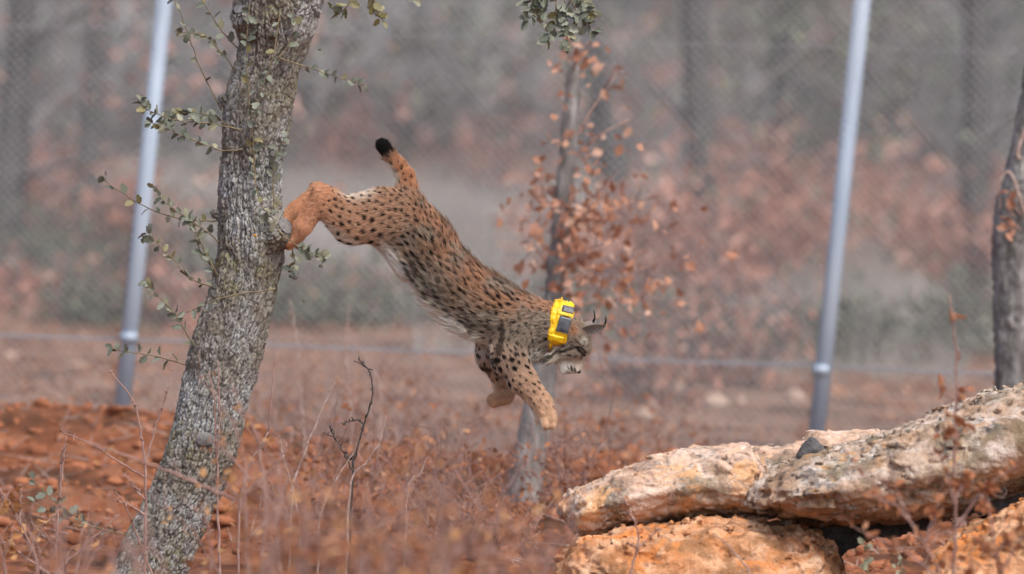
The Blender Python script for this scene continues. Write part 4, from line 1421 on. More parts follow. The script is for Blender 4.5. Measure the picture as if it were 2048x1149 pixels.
def base_coat(Pt, Nn, Wt):
    c = Wt @ ZC
    def mixto(c, col, w): return c * (1 - w[:, None]) + col * w[:, None]
    tz = Wt[:, np.isin(PZ, [TORSO, NECK, BELLY, CHEST])].sum(1)
    h, T = torso_frame(Pt)
    n = fbm(Pt / 26.0, 3, 61); n2 = fbm(Pt / 9.0, 3, 66)
    # warm saddle along the back, greyer flank, white underside
    c = mixto(c, srgb(190, 128, 88), np.clip((h + 4 + 16 * n) / 40, 0, 1) * tz * .75)
    c = mixto(c, srgb(150, 130, 118), np.clip((4 - h + 18 * n) / 34, 0, 1) * tz * .85)
    c = mixto(c, srgb(232, 226, 220), np.clip((-h - 48 + 6 * n2) / 9, 0, 1) * tz)
    c = mixto(c, srgb(70, 54, 46), np.clip((h - 50 + 3 * n2) / 6, 0, 1) * tz * .6)
    # thigh and shank: pale inner front edge, pale rump fringe
    th = Wt[:, np.isin(PZ, [THIGH, SHANK])].sum(1)
    c = mixto(c, srgb(206, 184, 166), np.clip((Pt[:, 1] - (Pt[:, 0] - 640) * .52 - 432 + 6 * n2) / 16, 0, 1) * th * .8)
    rump = np.clip((26 - np.hypot((Pt[:, 0] - 720) / 1.9, Pt[:, 1] - 384)) / 14, 0, 1) * np.clip(-Nn[:, 1] * 1.5, 0, 1)
    c = mixto(c, srgb(218, 200, 184), rump * .75)
    # pale underside of tail base
    tl = Wt[:, np.isin(PZ, [TAIL])].sum(1)
    c = mixto(c, srgb(216, 196, 176), np.clip((-Nn[:, 0] - .35) * 2, 0, 1) * tl)
    # far and inner legs: pale back edge of the forelegs
    fl = Wt[:, np.isin(PZ, [FARM, PAW, SHOULD])].sum(1)
    c = mixto(c, srgb(220, 208, 196), np.clip((-Nn[:, 0] * .8 + Nn[:, 1] * .2 - .55) * 3, 0, 1) * fl * .8)
    # brisket and throat
    c = mixto(c, srgb(188, 178, 170), np.clip((24 - np.hypot(Pt[:, 0] - 1074, Pt[:, 1] - 712)) / 12, 0, 1) * .9)
    # white fur between the forelegs
    c = mixto(c, srgb(206, 196, 188), np.clip((24 - np.hypot((Pt[:, 0] - 962) / 1.0, (Pt[:, 1] - 690) / 1.6)) / 14, 0, 1) * .75)
    # face
    def blob(cx, cy, r, col, s=1.0, soft=.6):
        nonlocal c
        d = np.hypot(Pt[:, 0] - cx, Pt[:, 1] - cy)
        c = mixto(c, np.asarray(col), np.clip((r - d) / (r * soft), 0, 1) * s)
    hd = Wt[:, np.isin(PZ, [HEAD, MUZZ, RUFF])].sum(1)
    blob(1149, 664, 12, srgb(190, 124, 78), .9)
    blob(1125, 741, 21, srgb(232, 226, 220), 1.0)
    blob(1112, 716, 15, srgb(196, 178, 162), .7)
    blob(1168, 683, 11, srgb(190, 182, 174), .8)
    blob(1158, 722, 11, srgb(160, 122, 96), .7)
    blob(1170, 713, 6, srgb(205, 192, 176), .8)
    tip = np.clip((12 - ((Pt[:, 0] - 782) * .62 + (Pt[:, 1] - 305) * .78 + 6 + 3 * n2)) / 6, 0, 1) * (Pt[:, 1] < 330) * (Pt[:, 0] < 800)
    c = mixto(c, srgb(24, 22, 22), tip)
    lum = c @ np.array([.3, .5, .2])
    k_ = .70 + .10 * Wt[:, np.isin(PZ, [FOOT, SHANK, TAIL])].sum(1)
    c = (c * k_[:, None] + lum[:, None] * (1 - k_)[:, None]) * 1.24
    pt = fbm(Pt / 34.0, 3, 222)
    c = mixto(c, c * np.array([1.06, .99, .89]), np.clip(pt * 2.2, 0, 1) * tz)
    c = mixto(c, (c @ np.array([.3, .5, .2]))[:, None] * np.array([1.13, 1.0, .84]), np.clip(-pt * 2.4, 0, .7) * tz)
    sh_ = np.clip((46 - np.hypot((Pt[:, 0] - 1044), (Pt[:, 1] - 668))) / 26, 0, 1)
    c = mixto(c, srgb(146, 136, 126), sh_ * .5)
    c = c * np.array([.99, 1.01, .95])
    ft = Wt[:, np.isin(PZ, [FOOT, PAW])].sum(1)
    c = c * (1 + ft * .28 * fbm(Pt / np.array([7.0, 7.0, 7.0]), 3, 301))[:, None]
    return np.clip(c, 0, 1)

def seg_d(Pt, pts):
    d = np.full(len(Pt), 1e9)
    for a, b in zip(pts[:-1], pts[1:]):
        a, b = np.array(a, float), np.array(b, float)
        e = b - a
        q = Pt[:, :2] - a
        t = np.clip(q @ e / (e @ e), 0, 1)
        d = np.minimum(d, np.linalg.norm(q - t[:, None] * e, axis=1))
    return d

STRIPES = [([(1124, 706), (1140, 700), (1153, 696), (1163, 697), (1171, 706)], 2.3), ([(1146, 685), (1136, 692), (1126, 699)], 1.3), ([(1152, 690), (1142, 694)], 1.2),
           ([(1150, 678), (1160, 690), (1168, 694)], 1.2), ([(1158, 672), (1170, 688)], 1.1), ([(1120, 702), (1108, 709), (1097, 719)], 3.6), ([(1136, 711), (1146, 713)], 1.3), ([(1157, 701), (1164, 706), (1169, 711)], 2.8), ([(1164, 712), (1160, 722)], 1.3),
           ([(1132, 688), (1124, 694)], 1.5), ([(1148, 716), (1154, 712)], 1.2), ([(1135, 733), (1138, 738)], 1.8), ([(1142, 734), (1145, 742)], 2.2), ([(1149, 736), (1151, 744)], 1.8), ([(1137, 746), (1146, 749), (1154, 748)], 1.2)]

def make_spots(V, Nn, Wt, rng):
    """rosettes and dashes of the coat: centre, axis, half length, half width"""
    zone = PZ[Wt.argmax(1)]
    h, T = torso_frame(V)
    order = rng.permutation(len(V))[:60000]
    sp = []
    grid = {}
    for i in order:
        p, z = V[i], zone[i]
        x, y = p[0], p[1]
        if z in (FOOT, MUZZ, HEAD, RUFF, TTIP): continue
        ax = np.array([T[i, 0], T[i, 1], 0.0])
        if z in (THIGH, SHANK):
            u = np.clip((y - 385 - (x - 640) * .05) / 100, 0, 1)
            if z == SHANK and x < 662: 
                sep, a, b = 11, 2.4, 1.8
            else:
                sep, a, b = 11.5 + 7.5 * u, 3.0 + 2.8 * u, 2.6 + 2.2 * u
            if x > 790: sep, a, b = 11.5, 4.2, 2.3
            ax = np.array([.55, .83, 0])
        elif z in (TORSO, BELLY):
            if h[i] < -54: continue
            if h[i] > 18: sep, a, b = 11, 5.0, 2.6
            else: sep, a, b = 12.6, 5.6, 2.9
            if h[i] < -20: a, b = 6.0, 2.8
        elif z == NECK:
            sep, a, b = 10, 3.2, 1.7
            ax = np.array([-.25, .97, 0])
        elif z == CHEST: sep, a, b = 14, 2.6, 1.8
        elif z == SHOULD:
            sep, a, b = (11.5, 3.6, 2.3) if y < 700 else (14.5, 5.4, 4.4)
            ax = np.array([.2, .98, 0]) if y < 700 else np.array([.8, .5, 0])
        elif z == FARM: sep, a, b, ax = 13, 3.3, 2.6, np.array([.6, .8, 0])
        elif z == PAW:
            if y > 812 or p[2] < 0: continue
            sep, a, b, ax = 11, 2.0, 1.2, np.array([.7, .7, 0])
        elif z == TAIL: sep, a, b, ax = 12, 3.6, 2.2, np.array([.8, -.6, 0])
        else: continue
        sep *= rng.uniform(.85, 1.2)
        key = tuple((p // 24).astype(int))
        ok = True
        for dx in (-1, 0, 1):
            for dy in (-1, 0, 1):
                for dz in (-1, 0, 1):
                    for (q, s2) in grid.get((key[0] + dx, key[1] + dy, key[2] + dz), ()):
                        if np.sum((q - p) ** 2) < ((sep + s2) / 2) ** 2: ok = False; break
                    if not ok: break
                if not ok: break
            if not ok: break
        if not ok: continue
        grid.setdefault(key, []).append((p, sep))
        s = rng.uniform(.75, 1.25)
        ang = rng.normal(0, .35)
        ax = np.array([ax[0] * math.cos(ang) - ax[1] * math.sin(ang), ax[0] * math.sin(ang) + ax[1] * math.cos(ang), 0])
        ax = ax - Nn[i] * (ax @ Nn[i]); ax /= np.linalg.norm(ax) + 1e-6
        sp.append((p, ax, a * s * rng.uniform(.8, 1.35), b * s))
    return sp

def spot_mask(Pt, sp, kd):
    m = np.zeros(len(Pt))
    C = np.array([s[0] for s in sp]); A = np.array([s[1] for s in sp]); a = np.array([s[2] for s in sp]); b = np.array([s[3] for s in sp])
    wob = fbm(Pt / 3.2, 2, 91) * .45
    idx = np.zeros((len(Pt), 3), int)
    for i, p in enumerate(Pt):
        r = kd.find_n(p, 3)
        idx[i] = [q[1] for q in r]
    for k in range(3):
        j = idx[:, k]
        q = Pt - C[j]
        u = (q * A[j]).sum(1)
        v = np.sqrt(np.maximum((q ** 2).sum(1) - u * u, 0))
        e = np.sqrt((u / a[j]) ** 2 + (v / b[j]) ** 2)
        m = np.maximum(m, np.clip((1.18 + wob - e) / .3, 0, 1))
    return m

def full_coat(Pt, Nn, Wt, sp, kd):
    c = base_coat(Pt, Nn, Wt)
    m = spot_mask(Pt, sp, kd)
    hd = Wt[:, np.isin(PZ, [HEAD, MUZZ, RUFF])].sum(1)
    m = m * (1 - hd)
    wob = fbm(Pt / 5.0, 2, 93) * 1.0
    for pts, r in STRIPES:
        m = np.maximum(m, np.clip((r * 1.3 + wob * .6 - seg_d(Pt, pts)) / 1.2, 0, 1) * np.clip(hd * 1.6, 0, 1) * .92)
    # dark bars of the inner far foreleg and the black line behind the shoulder
    for pts, r, s in (([(962, 732), (978, 738)], 7, .9), ([(978, 712), (990, 722)], 7, .85), ([(1010, 652), (1008, 668), (1000, 690), (996, 704)], 8, .8), ([(1028, 640), (1026, 660), (1030, 680)], 2.4, .7), ([(1046, 634), (1042, 656), (1048, 676)], 2.2, .7), ([(1064, 634), (1062, 660)], 2, .6), ([(1080, 640), (1080, 672)], 2, .5), ([(990, 756), (1002, 750)], 4, .8), ([(1000, 772), (1020, 774)], 3.5, .7), ([(792, 344), (806, 338)], 2.5, .0)):
        m = np.maximum(m, np.clip((r + wob * 2 - seg_d(Pt, pts)) / 3.5, 0, 1) * s * np.clip(1.6 - hd * 3, 0, 1))
    h, T = torso_frame(Pt)
    along = (Pt[:, :2] * T).sum(1)
    st = fbm(np.stack([along / 9.0, h / 3.4, Pt[:, 2] / 6.0], 1), 3, 171)
    tz = Wt[:, np.isin(PZ, [TORSO, NECK, SHOULD, THIGH])].sum(1)
    m = np.maximum(m, np.clip((st - .14) * 2.4, 0, .36) * tz * np.clip((h + 56) / 10, 0, 1) * (.55 + .45 * Wt[:, np.isin(PZ, [TORSO])].sum(1)))
    dark = srgb(34, 28, 26)
    return c * (1 - m[:, None]) + dark * m[:, None]

def colattr(holder, name, domain, C):
    a = holder.attributes.new(name, 'FLOAT_COLOR', domain)
    a.data.foreach_set('color', np.concatenate([C, np.ones((len(C), 1))], 1).astype(np.float32).ravel())

def build_lynx():
    rng = np.random.default_rng(2024)
    V, Q = lynx_mesh()
    # normals in lynx space
    fn = np.cross(V[Q[:, 2]] - V[Q[:, 0]], V[Q[:, 3]] - V[Q[:, 1]])
    fc = V[Q].mean(1)
    Nn = np.zeros_like(V)
    for k in range(4): np.add.at(Nn, Q[:, k], fn)
    Nn /= np.linalg.norm(Nn, axis=1)[:, None] + 1e-9
    # make sure they point outwards
    test = V + Nn * 2
    d0 = np.min(np.stack([prim_d(i, V[:2000, 0], V[:2000, 1], V[:2000, 2]) for i in range(len(PR))]), 0)
    d1 = np.min(np.stack([prim_d(i, test[:2000, 0], test[:2000, 1], test[:2000, 2]) for i in range(len(PR))]), 0)
    if np.mean(d1 - d0) < 0:
        Nn = -Nn; fn = -fn
    Wt, _ = prim_weights(V)
    sp = make_spots(V, Nn, Wt, rng)
    kd = kdtree.KDTree(len(sp))
    for i, s in enumerate(sp): kd.insert(s[0], i)
    kd.balance()
    org = LW(np.array([830.0, 470, 0]))
    root = empty('lynx', org)
    tag(root, 'spotted lynx leaping head first off the tree trunk, wearing a bright yellow collar', 'lynx')
    me = new_mesh('body', LW(V) - org, Q)
    # face order follows the world handedness
    w = LW(V)
    g = np.cross(w[Q[:50, 2]] - w[Q[:50, 0]], w[Q[:50, 3]] - w[Q[:50, 1]])
    if np.mean((g * LD(fn[:50])).sum(1)) < 0: me.flip_normals()
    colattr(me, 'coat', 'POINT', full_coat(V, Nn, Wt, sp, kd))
    sk = NM('coat_skin', .85, .15)
    sk.color(sk.attr('coat', 'Color'))
    body = put('body', me, sk.m, root)
    # ---- fur
    ar = np.linalg.norm(fn, axis=1)
    NF = 210000
    face = rng.choice(len(Q), NF, p=ar / ar.sum())
    u, v = rng.random((2, NF))
    q = V[Q[face]]
    Rt = (q[:, 0] * ((1 - u) * (1 - v))[:, None] + q[:, 1] * (u * (1 - v))[:, None] + q[:, 2] * (u * v)[:, None] + q[:, 3] * ((1 - u) * v)[:, None])
    nq = Nn[Q[face]].mean(1)
    nq /= np.linalg.norm(nq, axis=1)[:, None]
    # no fur under the collar, on eyes and nose
    axc = np.array([.97, .24, 0.0])
    s = (Rt - COLLAR_C) @ axc
    rad = np.linalg.norm((Rt - COLLAR_C) - s[:, None] * axc, axis=1)
    k = ~((np.abs(s) < 14) & (rad < 64)) & ~(np.hypot(Rt[:, 0] - 1157.5, Rt[:, 1] - 743) < 4.5) & ~((np.hypot(Rt[:, 0] - 1164.5, Rt[:, 1] - 706.5) < 4.6))
    Rt, nq = Rt[k], nq[k]
    Wf, _ = prim_weights(Rt)
    fl = (PB - PA).astype(float)
    fl /= np.linalg.norm(fl, axis=1)[:, None]
    fl *= PFL[:, None]
    F = Wf @ fl
    F += rng.normal(0, .16, F.shape)
    # belly fur hangs
    bw = Wf[:, np.isin(PZ, [BELLY, CHEST])].sum(1)
    h, _T = torso_frame(Rt)
    tz = Wf[:, np.isin(PZ, [TORSO, BELLY])].sum(1)
    F -= nq * (F * nq).sum(1)[:, None]
    F /= np.linalg.norm(F, axis=1)[:, None] + 1e-6
    Ln = Wf @ PLEN / 1000 / LS * rng.uniform(.6, 1.15, len(Rt))
    guard = rng.random(len(Rt)) < .06
    Ln *= 1 + np.clip((-h - 44) / 12, 0, 1) * tz * .35
    Ln[guard] *= 1.5
    clump = fbm(Rt / 5.5, 2, 33)
    lift = np.clip(.48 + .30 * clump + .35 * bw + np.clip((-h - 46) / 16, 0, .45) * tz + rng.normal(0, .10, len(Rt)) + guard * .25, .08, 1.1)
    n = len(Rt)
    d1 = F * (1 - lift * .4)[:, None] + nq * (lift * 1.1)[:, None]
    d1 /= np.linalg.norm(d1, axis=1)[:, None]
    d2 = F + nq * (lift * .25)[:, None] + rng.normal(0, .12, F.shape)
    d2 /= np.linalg.norm(d2, axis=1)[:, None]
    p0 = Rt - nq * .6
    p1 = p0 + d1 * (Ln * .35)[:, None]
    p2 = p1 + (d1 * .4 + d2 * .6) * (Ln * .33)[:, None]
    p3 = p2 + d2 * (Ln * .32)[:, None]
    pts = LW(np.stack([p0, p1, p2, p3], 1)) - org
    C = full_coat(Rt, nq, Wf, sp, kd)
    C = C * (1 + rng.normal(0, .13, n))[:, None] * (1 + .10 * clump[:, None])
    pale = rng.random(n) < .07
    lum = C.mean(1)
    C[pale & (lum > .1)] = C[pale & (lum > .1)] * .5 + np.array([.62, .56, .5]) * .5
    tick = (rng.random(n) < .06) & (tz > .4)
    C[tick] *= .45
    C = np.clip(C, .004, .9)
    cu = bpy.data.hair_curves.new('fur')
    cu.add_curves([4] * n)
    cu.position_data.foreach_set('vector', pts.astype(np.float32).ravel())
    ra = cu.attributes.get('radius') or cu.attributes.new('radius', 'FLOAT', 'POINT')
    w0 = np.array([.00052, .00048, .00034, .00010])
    ra.data.foreach_set('value', np.tile(w0, n).astype(np.float32))
    colattr(cu, 'coat', 'CURVE', C)
    fm = NM('fur_strands', .75, .12)
    fm.color(fm.attr('coat', 'Color'))
    fo = put('fur', cu, None, root)
    cu.materials.append(fm.m)
    # ---- eyes, nose, ears, whiskers
    blk = NM('nose_leather', .45, .4); blk.color((.022, .018, .018)); blk = blk.m
    eye = NM('dark_wet_eye', .12, .6); eye.color((.02, .014, .008)); eye = eye.m
    def ell(c, r, rot, mat, name, amp=.0):
        V2, Q2 = lump((0, 0, 0), r, rng, amp, 10)
        ca, sa = math.cos(rot), math.sin(rot)
        V3 = np.stack([V2[:, 0] * ca - V2[:, 1] * sa, V2[:, 0] * sa + V2[:, 1] * ca, V2[:, 2]], 1) + np.array(c)
        return put(name, new_mesh(name, LW(V3) - org, Q2), mat, root)
    ell((1157.5, 743, 0), (4.6, 4.6, 5.5), .3, blk, 'nose', .12)
    for s_ in (1, -1):
        ell((1164.5, 706.5, s_ * 16.5), (4.0, 4.6, 3.2), .4, eye, 'eye')
    em_out = NM('ear_back_fur', .85, .1); em_out.color(em_out.mix(em_out.noise(120, 3), tuple(srgb(92, 84, 78)), tuple(srgb(150, 140, 132)))); em_out = em_out.m
    tuft_m = NM('black_ear_tuft', .8, .1); tuft_m.color((.012, .011, .011)); tuft_m = tuft_m.m
    def ear(base, tip, width, normal, bend, seed):
        base, tip, normal = np.array(base, float), np.array(tip, float), np.array(normal, float)
        ax = tip - base; L = np.linalg.norm(ax); ax /= L
        normal -= ax * (normal @ ax); normal /= np.linalg.norm(normal)
        side = np.cross(ax, normal)
        nu, nv = 14, 11
        VV = []
        for sh in (0, 1):
            for i in range(nu):
                t = i / (nu - 1)
                wd = width * (np.sin(min(1, t * 1.7 + .42) * math.pi / 2) * (1 - t ** 2.2) ** .75 + .02)
                for j in range(nv):
                    s2 = j / (nv - 1) * 2 - 1
                    cup = (s2 * s2 - .55) * wd * .75 * (1 - t * .6)
                    VV.append(base + ax * L * t + side * s2 * wd + normal * (cup + sh * -1.3) + normal * bend * t * t)
        N1 = nu * nv
        QQ = []
        for sh in (0, 1):
            for i in range(nu - 1):
                for j in range(nv - 1):
                    a = sh * N1 + i * nv + j
                    qd = (a, a + 1, a + nv + 1, a + nv)
                    QQ.append(qd if sh else qd[::-1])
        for i in range(nu - 1):
            for j in (0, nv - 1):
                a = i * nv + j
                QQ.append((a, a + nv, N1 + a + nv, N1 + a))
        eo = put('ear', new_mesh('ear', LW(np.array(VV)) - org, QQ), em_out, root)
        # soft hairs inside and along the rim
        mb = MB()
        k = 260
        t = rng.uniform(.02, .92, k); s2 = rng.uniform(-1, 1, k) * .9
        wd = width * (np.sin(np.minimum(1, t * 1.7 + .42) * math.pi / 2) * (1 - t ** 2.2) ** .75 + .02)
        A = base + ax * (L * t)[:, None] + side * (s2 * wd)[:, None] + normal * ((s2 * s2 - .55) * wd * .75 * (1 - t * .6) + bend * t * t)[:, None]
        B = A + ax * rng.uniform(3, 8, k)[:, None] + normal * rng.uniform(.3, 2.5, k)[:, None] + rng.normal(0, .8, (k, 3))
        mb.prisms(LW(A), LW(B), .0004, .0001)
        tag(mb.build('ear_hair', EARHAIR, eo), kind='stuff')
        return eo
    def tuft(parent, pp, n=60):
        pp = np.array(pp, float)
        S = spline(pp, 9)
        mb = MB()
        for _ in range(n):
            o = rng.normal(0, 1.0, 3)
            e = rng.normal(0, .5, 3)
            t = np.linspace(0, 1, 9)[:, None]
            m = int(rng.integers(6, 10))
            mb.tube(LW((S + o * (1 - t * .75) + e * t)[:m]), np.linspace(.00075, .00012, m), 3, False)
        tag(mb.build('ear_tuft', tuft_m, parent), kind='stuff')
    e1 = ear((1166, 664, 19), (1212, 651, 33), 11.5, (-.1, .40, .92), 1.5, 1)
    tuft(e1, [(1207, 652, 32), (1211, 645, 33), (1211.5, 632, 34)])
    e2 = ear((1158, 658, -19), (1190, 643, -33), 10, (-.25, .5, -.9), 1.5, 2)
    tuft(e2, [(1186, 645, -31), (1190, 636, -33), (1187.5, 620, -34)])
    mb = MB()
    for s_ in (1, -1):
        for k in range(7):
            a = np.array([1140 + rng.uniform(-4, 5), 731 + rng.uniform(-4, 4), s_ * 13])
            e = a + np.array([rng.uniform(-26, -6), rng.uniform(2, 16), s_ * rng.uniform(6, 18)])
            mb.tube(LW(spline([a, (a + e) / 2 + np.array([0, -1.5, 2 * s_]), e], 6)), np.linspace(.00035, .0001, 6), 3, False)
    wm = NM('whisker', .5, .3); wm.color((.75, .72, .68))
    tag(mb.build('whiskers', wm.m, root), kind='stuff')
    # ---- collar: wrinkled yellow wrap with a dark reflective panel
    ye = NM('fluorescent_yellow_wrap', .42, .45)
    ye.color(ye.ramp(ye.noise(26, 3), [(.3, (.78, .36, .004)), (.5, (.90, .55, .006)), (.72, (.95, .70, .02))]))
    _y = ye.ramp(ye.noise(26, 3), [(.3, (.74, .33, .004)), (.5, (.88, .52, .006)), (.72, (.94, .69, .02))])
    ye.color(ye.mix(ye.ramp(ye.noise(17, 5, .7), [(.54, 0.0), (.66, .55)]), _y, (.34, .17, .03)))
    ye.bump(ye.noise(75, 3), .7, .006)
    dk = NM('dark_collar_unit', .38, .5)
    dk.color(dk.ramp(dk.noise(45, 3), [(.3, (.035, .037, .045)), (.7, (.11, .115, .135))]))
    axc = np.array([.97, .24, 0.0]); bv = np.array([-.24, .97, 0.0]); cv = np.array([0, 0, 1.0])
    def ring_pt(a, s_, rr):
        """a = angle round the neck (0 towards the camera, + up), s_ along the neck"""
        e = np.stack([np.asarray(rr) * np.sin(a) * -1.0, np.asarray(rr) * .90 * np.cos(a)], -1)
        return COLLAR_C + np.asarray(s_)[..., None] * axc + e[..., 0:1] * bv + e[..., 1:2] * cv
    na, ns_ = 120, 16
    A_, S_ = np.meshgrid(np.arange(na) / na * 2 * math.pi, np.linspace(-1, 1, ns_), indexing='ij')
    pn = np.stack([np.cos(A_) * 3, np.sin(A_) * 3, S_ * 1.6], -1)
    wid = 20.5 + 5 * fbm(pn[:, :1].repeat(ns_, 1) * .8 + 4, 2, 12) - 6 * np.clip(-np.sin(A_), 0, 1) ** 2
    wr = fbm(pn * np.array([1.2, 1.2, 2.2]), 4, 15)
    rr = 45.5 + 5 * np.clip(np.sin(A_), 0, 1) + (1 - np.abs(S_) ** 4) * 3 + 6.0 * wr + 4 * np.abs(fbm(pn * 3, 3, 19))
    outer = ring_pt(A_, S_ * wid, rr)
    inner = ring_pt(A_, S_ * wid * .96, rr - 5)
    VV = np.concatenate([outer.reshape(-1, 3), inner.reshape(-1, 3)])
    N1 = na * ns_
    QQ = []
    for i in range(na):
        i2 = (i + 1) % na
        for j in range(ns_ - 1):
            QQ.append((i * ns_ + j, i * ns_ + j + 1, i2 * ns_ + j + 1, i2 * ns_ + j))
            QQ.append((N1 + i * ns_ + j, N1 + i2 * ns_ + j, N1 + i2 * ns_ + j + 1, N1 + i * ns_ + j + 1))
        for j in (0, ns_ - 1):
            QQ.append((i * ns_ + j, i2 * ns_ + j, N1 + i2 * ns_ + j, N1 + i * ns_ + j))
    col = put('collar', new_mesh('collar', LW(VV) - org, QQ), ye.m, root)
    def patch(a0, a1, s0, s1, lift, mat, name, nn=10, th=3.0, taper=0):
        a, s_ = np.meshgrid(np.linspace(a0, a1, nn), np.linspace(0, 1, nn), indexing='ij')
        tt = (a - a0) / (a1 - a0)
        ss = s0 + (s1 - s0) * s_ + taper * (1 - tt)
        edge = np.minimum(np.minimum(tt, 1 - tt), np.minimum(s_, 1 - s_)) * nn
        top = ring_pt(a, ss, 45.5 + 5 * np.clip(np.sin(a), 0, 1) + lift + np.clip(edge, 0, 1) * th * .6)
        bot = ring_pt(a, ss, 45.5 + 5 * np.clip(np.sin(a), 0, 1) + lift - 7 + 0 * a)
        VV = np.concatenate([top.reshape(-1, 3), bot.reshape(-1, 3)])
        QQ = []
        M1 = nn * nn
        for i in range(nn - 1):
            for j in range(nn - 1):
                k = i * nn + j
                QQ.append((k, k + 1, k + nn + 1, k + nn))
        for i in range(nn - 1):
            for k, k2 in ((i, i + 1), ((nn - 1) * nn + i, (nn - 1) * nn + i + 1), (i * nn, (i + 1) * nn), (i * nn + nn - 1, (i + 1) * nn + nn - 1)):
                QQ.append((k, k2, M1 + k2, M1 + k))
        return put(name, new_mesh(name, LW(VV) - org, QQ), mat, col)
    patch(-.16, .46, -3, 22, 6.5, dk.m, 'dark_panel', 12, 4, -1)
    patch(.66, .96, -2, 22, 6.5, dk.m, 'dark_panel', 10, 3)
    patch(.50, .62, -10, 21, 6.5, ye.m, 'strap', 10, 3)
    patch(-.62, -.34, -18, 16, 5.5, ye.m, 'strap', 12, 4, 2)
    # loose crumpled end of the wrap on top of the neck
    mb = MB()
    for k in range(9):
        a = 1.15 + .09 * k
        p = ring_pt(np.array(a), np.array(-8 + 2.2 * math.sin(k * 2.1)), np.array(50.0))
        e = p + np.array([rng.uniform(-5, 6), -rng.uniform(4, 11), rng.uniform(-6, 6)])
        mb.tube(LW(np.array([p, (p + e) / 2 + rng.normal(0, 1.2, 3), e])), [.006, .005, .0016], 6)
    tag(mb.build('crumpled_end', ye.m, col), kind='stuff')
    return root
COLLAR_C = np.array([1117.0, 655.0, 0])
EARHAIR = NM('pale_ear_hair', .85, .1)
EARHAIR.color((.42, .38, .35))
EARHAIR = EARHAIR.m
build_lynx()
#%%PART_FOREGROUND
# ------------------------------------------------------------------ foreground scrub
M_leaf_fg = leafmat('small_orange_leaf', [(0.0, (.46, .20, .08)), (.6, (.66, .36, .15)), (1.0, (.70, .44, .22))], .7, .3, True)
LEAF_FG = [lobed_leaf_mesh('orange_leaf', M_leaf_fg, 3, 50 + s) for s in range(4)]
LEAF_SP = [lobed_leaf_mesh('spiny_leaf', M_leaf_fg, 4, 70 + s, True) for s in range(3)]
M_leaf_brown = leafmat('brown_dead_leaf', [(0.0, (.38, .14, .06)), (.6, (.57, .245, .115)), (1.0, (.70, .40, .24))], .7, .3, True)
LEAF_BR = [lobed_leaf_mesh('brown_leaf', M_leaf_brown, 4, 90 + s) for s in range(4)]

def ground_under(p):
    q = np.array(p, float)
    q[2] = float(gz(q[0], q[1]))
    return q

def twig(name, label, paths, d, mat, r0, seed, leaves=(), leafset=None, leafpx=(12, 20), group=None, cat='twig', nubs=0, root_px=None):
    """a stem rooted in the ground; paths in photograph pixels, the first one is the main stem from the bottom up"""
    rng = np.random.default_rng(seed)
    base = ground_under(P(*(root_px or (paths[0][0][0], paths[0][0][1] + 120)), d))
    root = empty(name, base)
    tag(root, label, cat, group)
    for i, pp in enumerate(paths):
        pts = [P(x, y, d - .015 * i) for x, y in pp]
        if i == 0: pts = [base] + pts
        n = 6 + 5 * len(pts)
        S = spline(pts, n) + rng.normal(0, .0015, (n, 3))
        mb = MB()
        rr = r0 * (1 if i == 0 else .7) * (1.35 if nubs else 1)
        R = np.linspace(rr, rr * .35, n) * (1 + .25 * (rng.random(n) - .3) * (nubs > 0))
        mb.tube(S, R, 6)
        o = mb.build('stem' if i == 0 else 'branchlet', mat, root)
        if nubs:
            nb = MB()
            for _ in range(nubs):
                q = S[rng.integers(n // 4, n)]
                nb.tube([q, q + rng.normal(0, .006, 3) + UP * .004, q + rng.normal(0, .004, 3) + UP * .009], [rr * .7, rr * .5, rr * .12], 5)
            tag(nb.build('buds', mat, o), kind='stuff')
        if leafset and i < len(leaves):
            for k in range(leaves[i]):
                q = S[int(rng.uniform(.35, 1) * (n - 1))]
                place_leaf(leafset[k % len(leafset)], o, q + rng.normal(0, .006, 3), rng.normal(size=3) + UP * .3, rng.uniform(*leafpx) * d / FPX, rng)
    return root

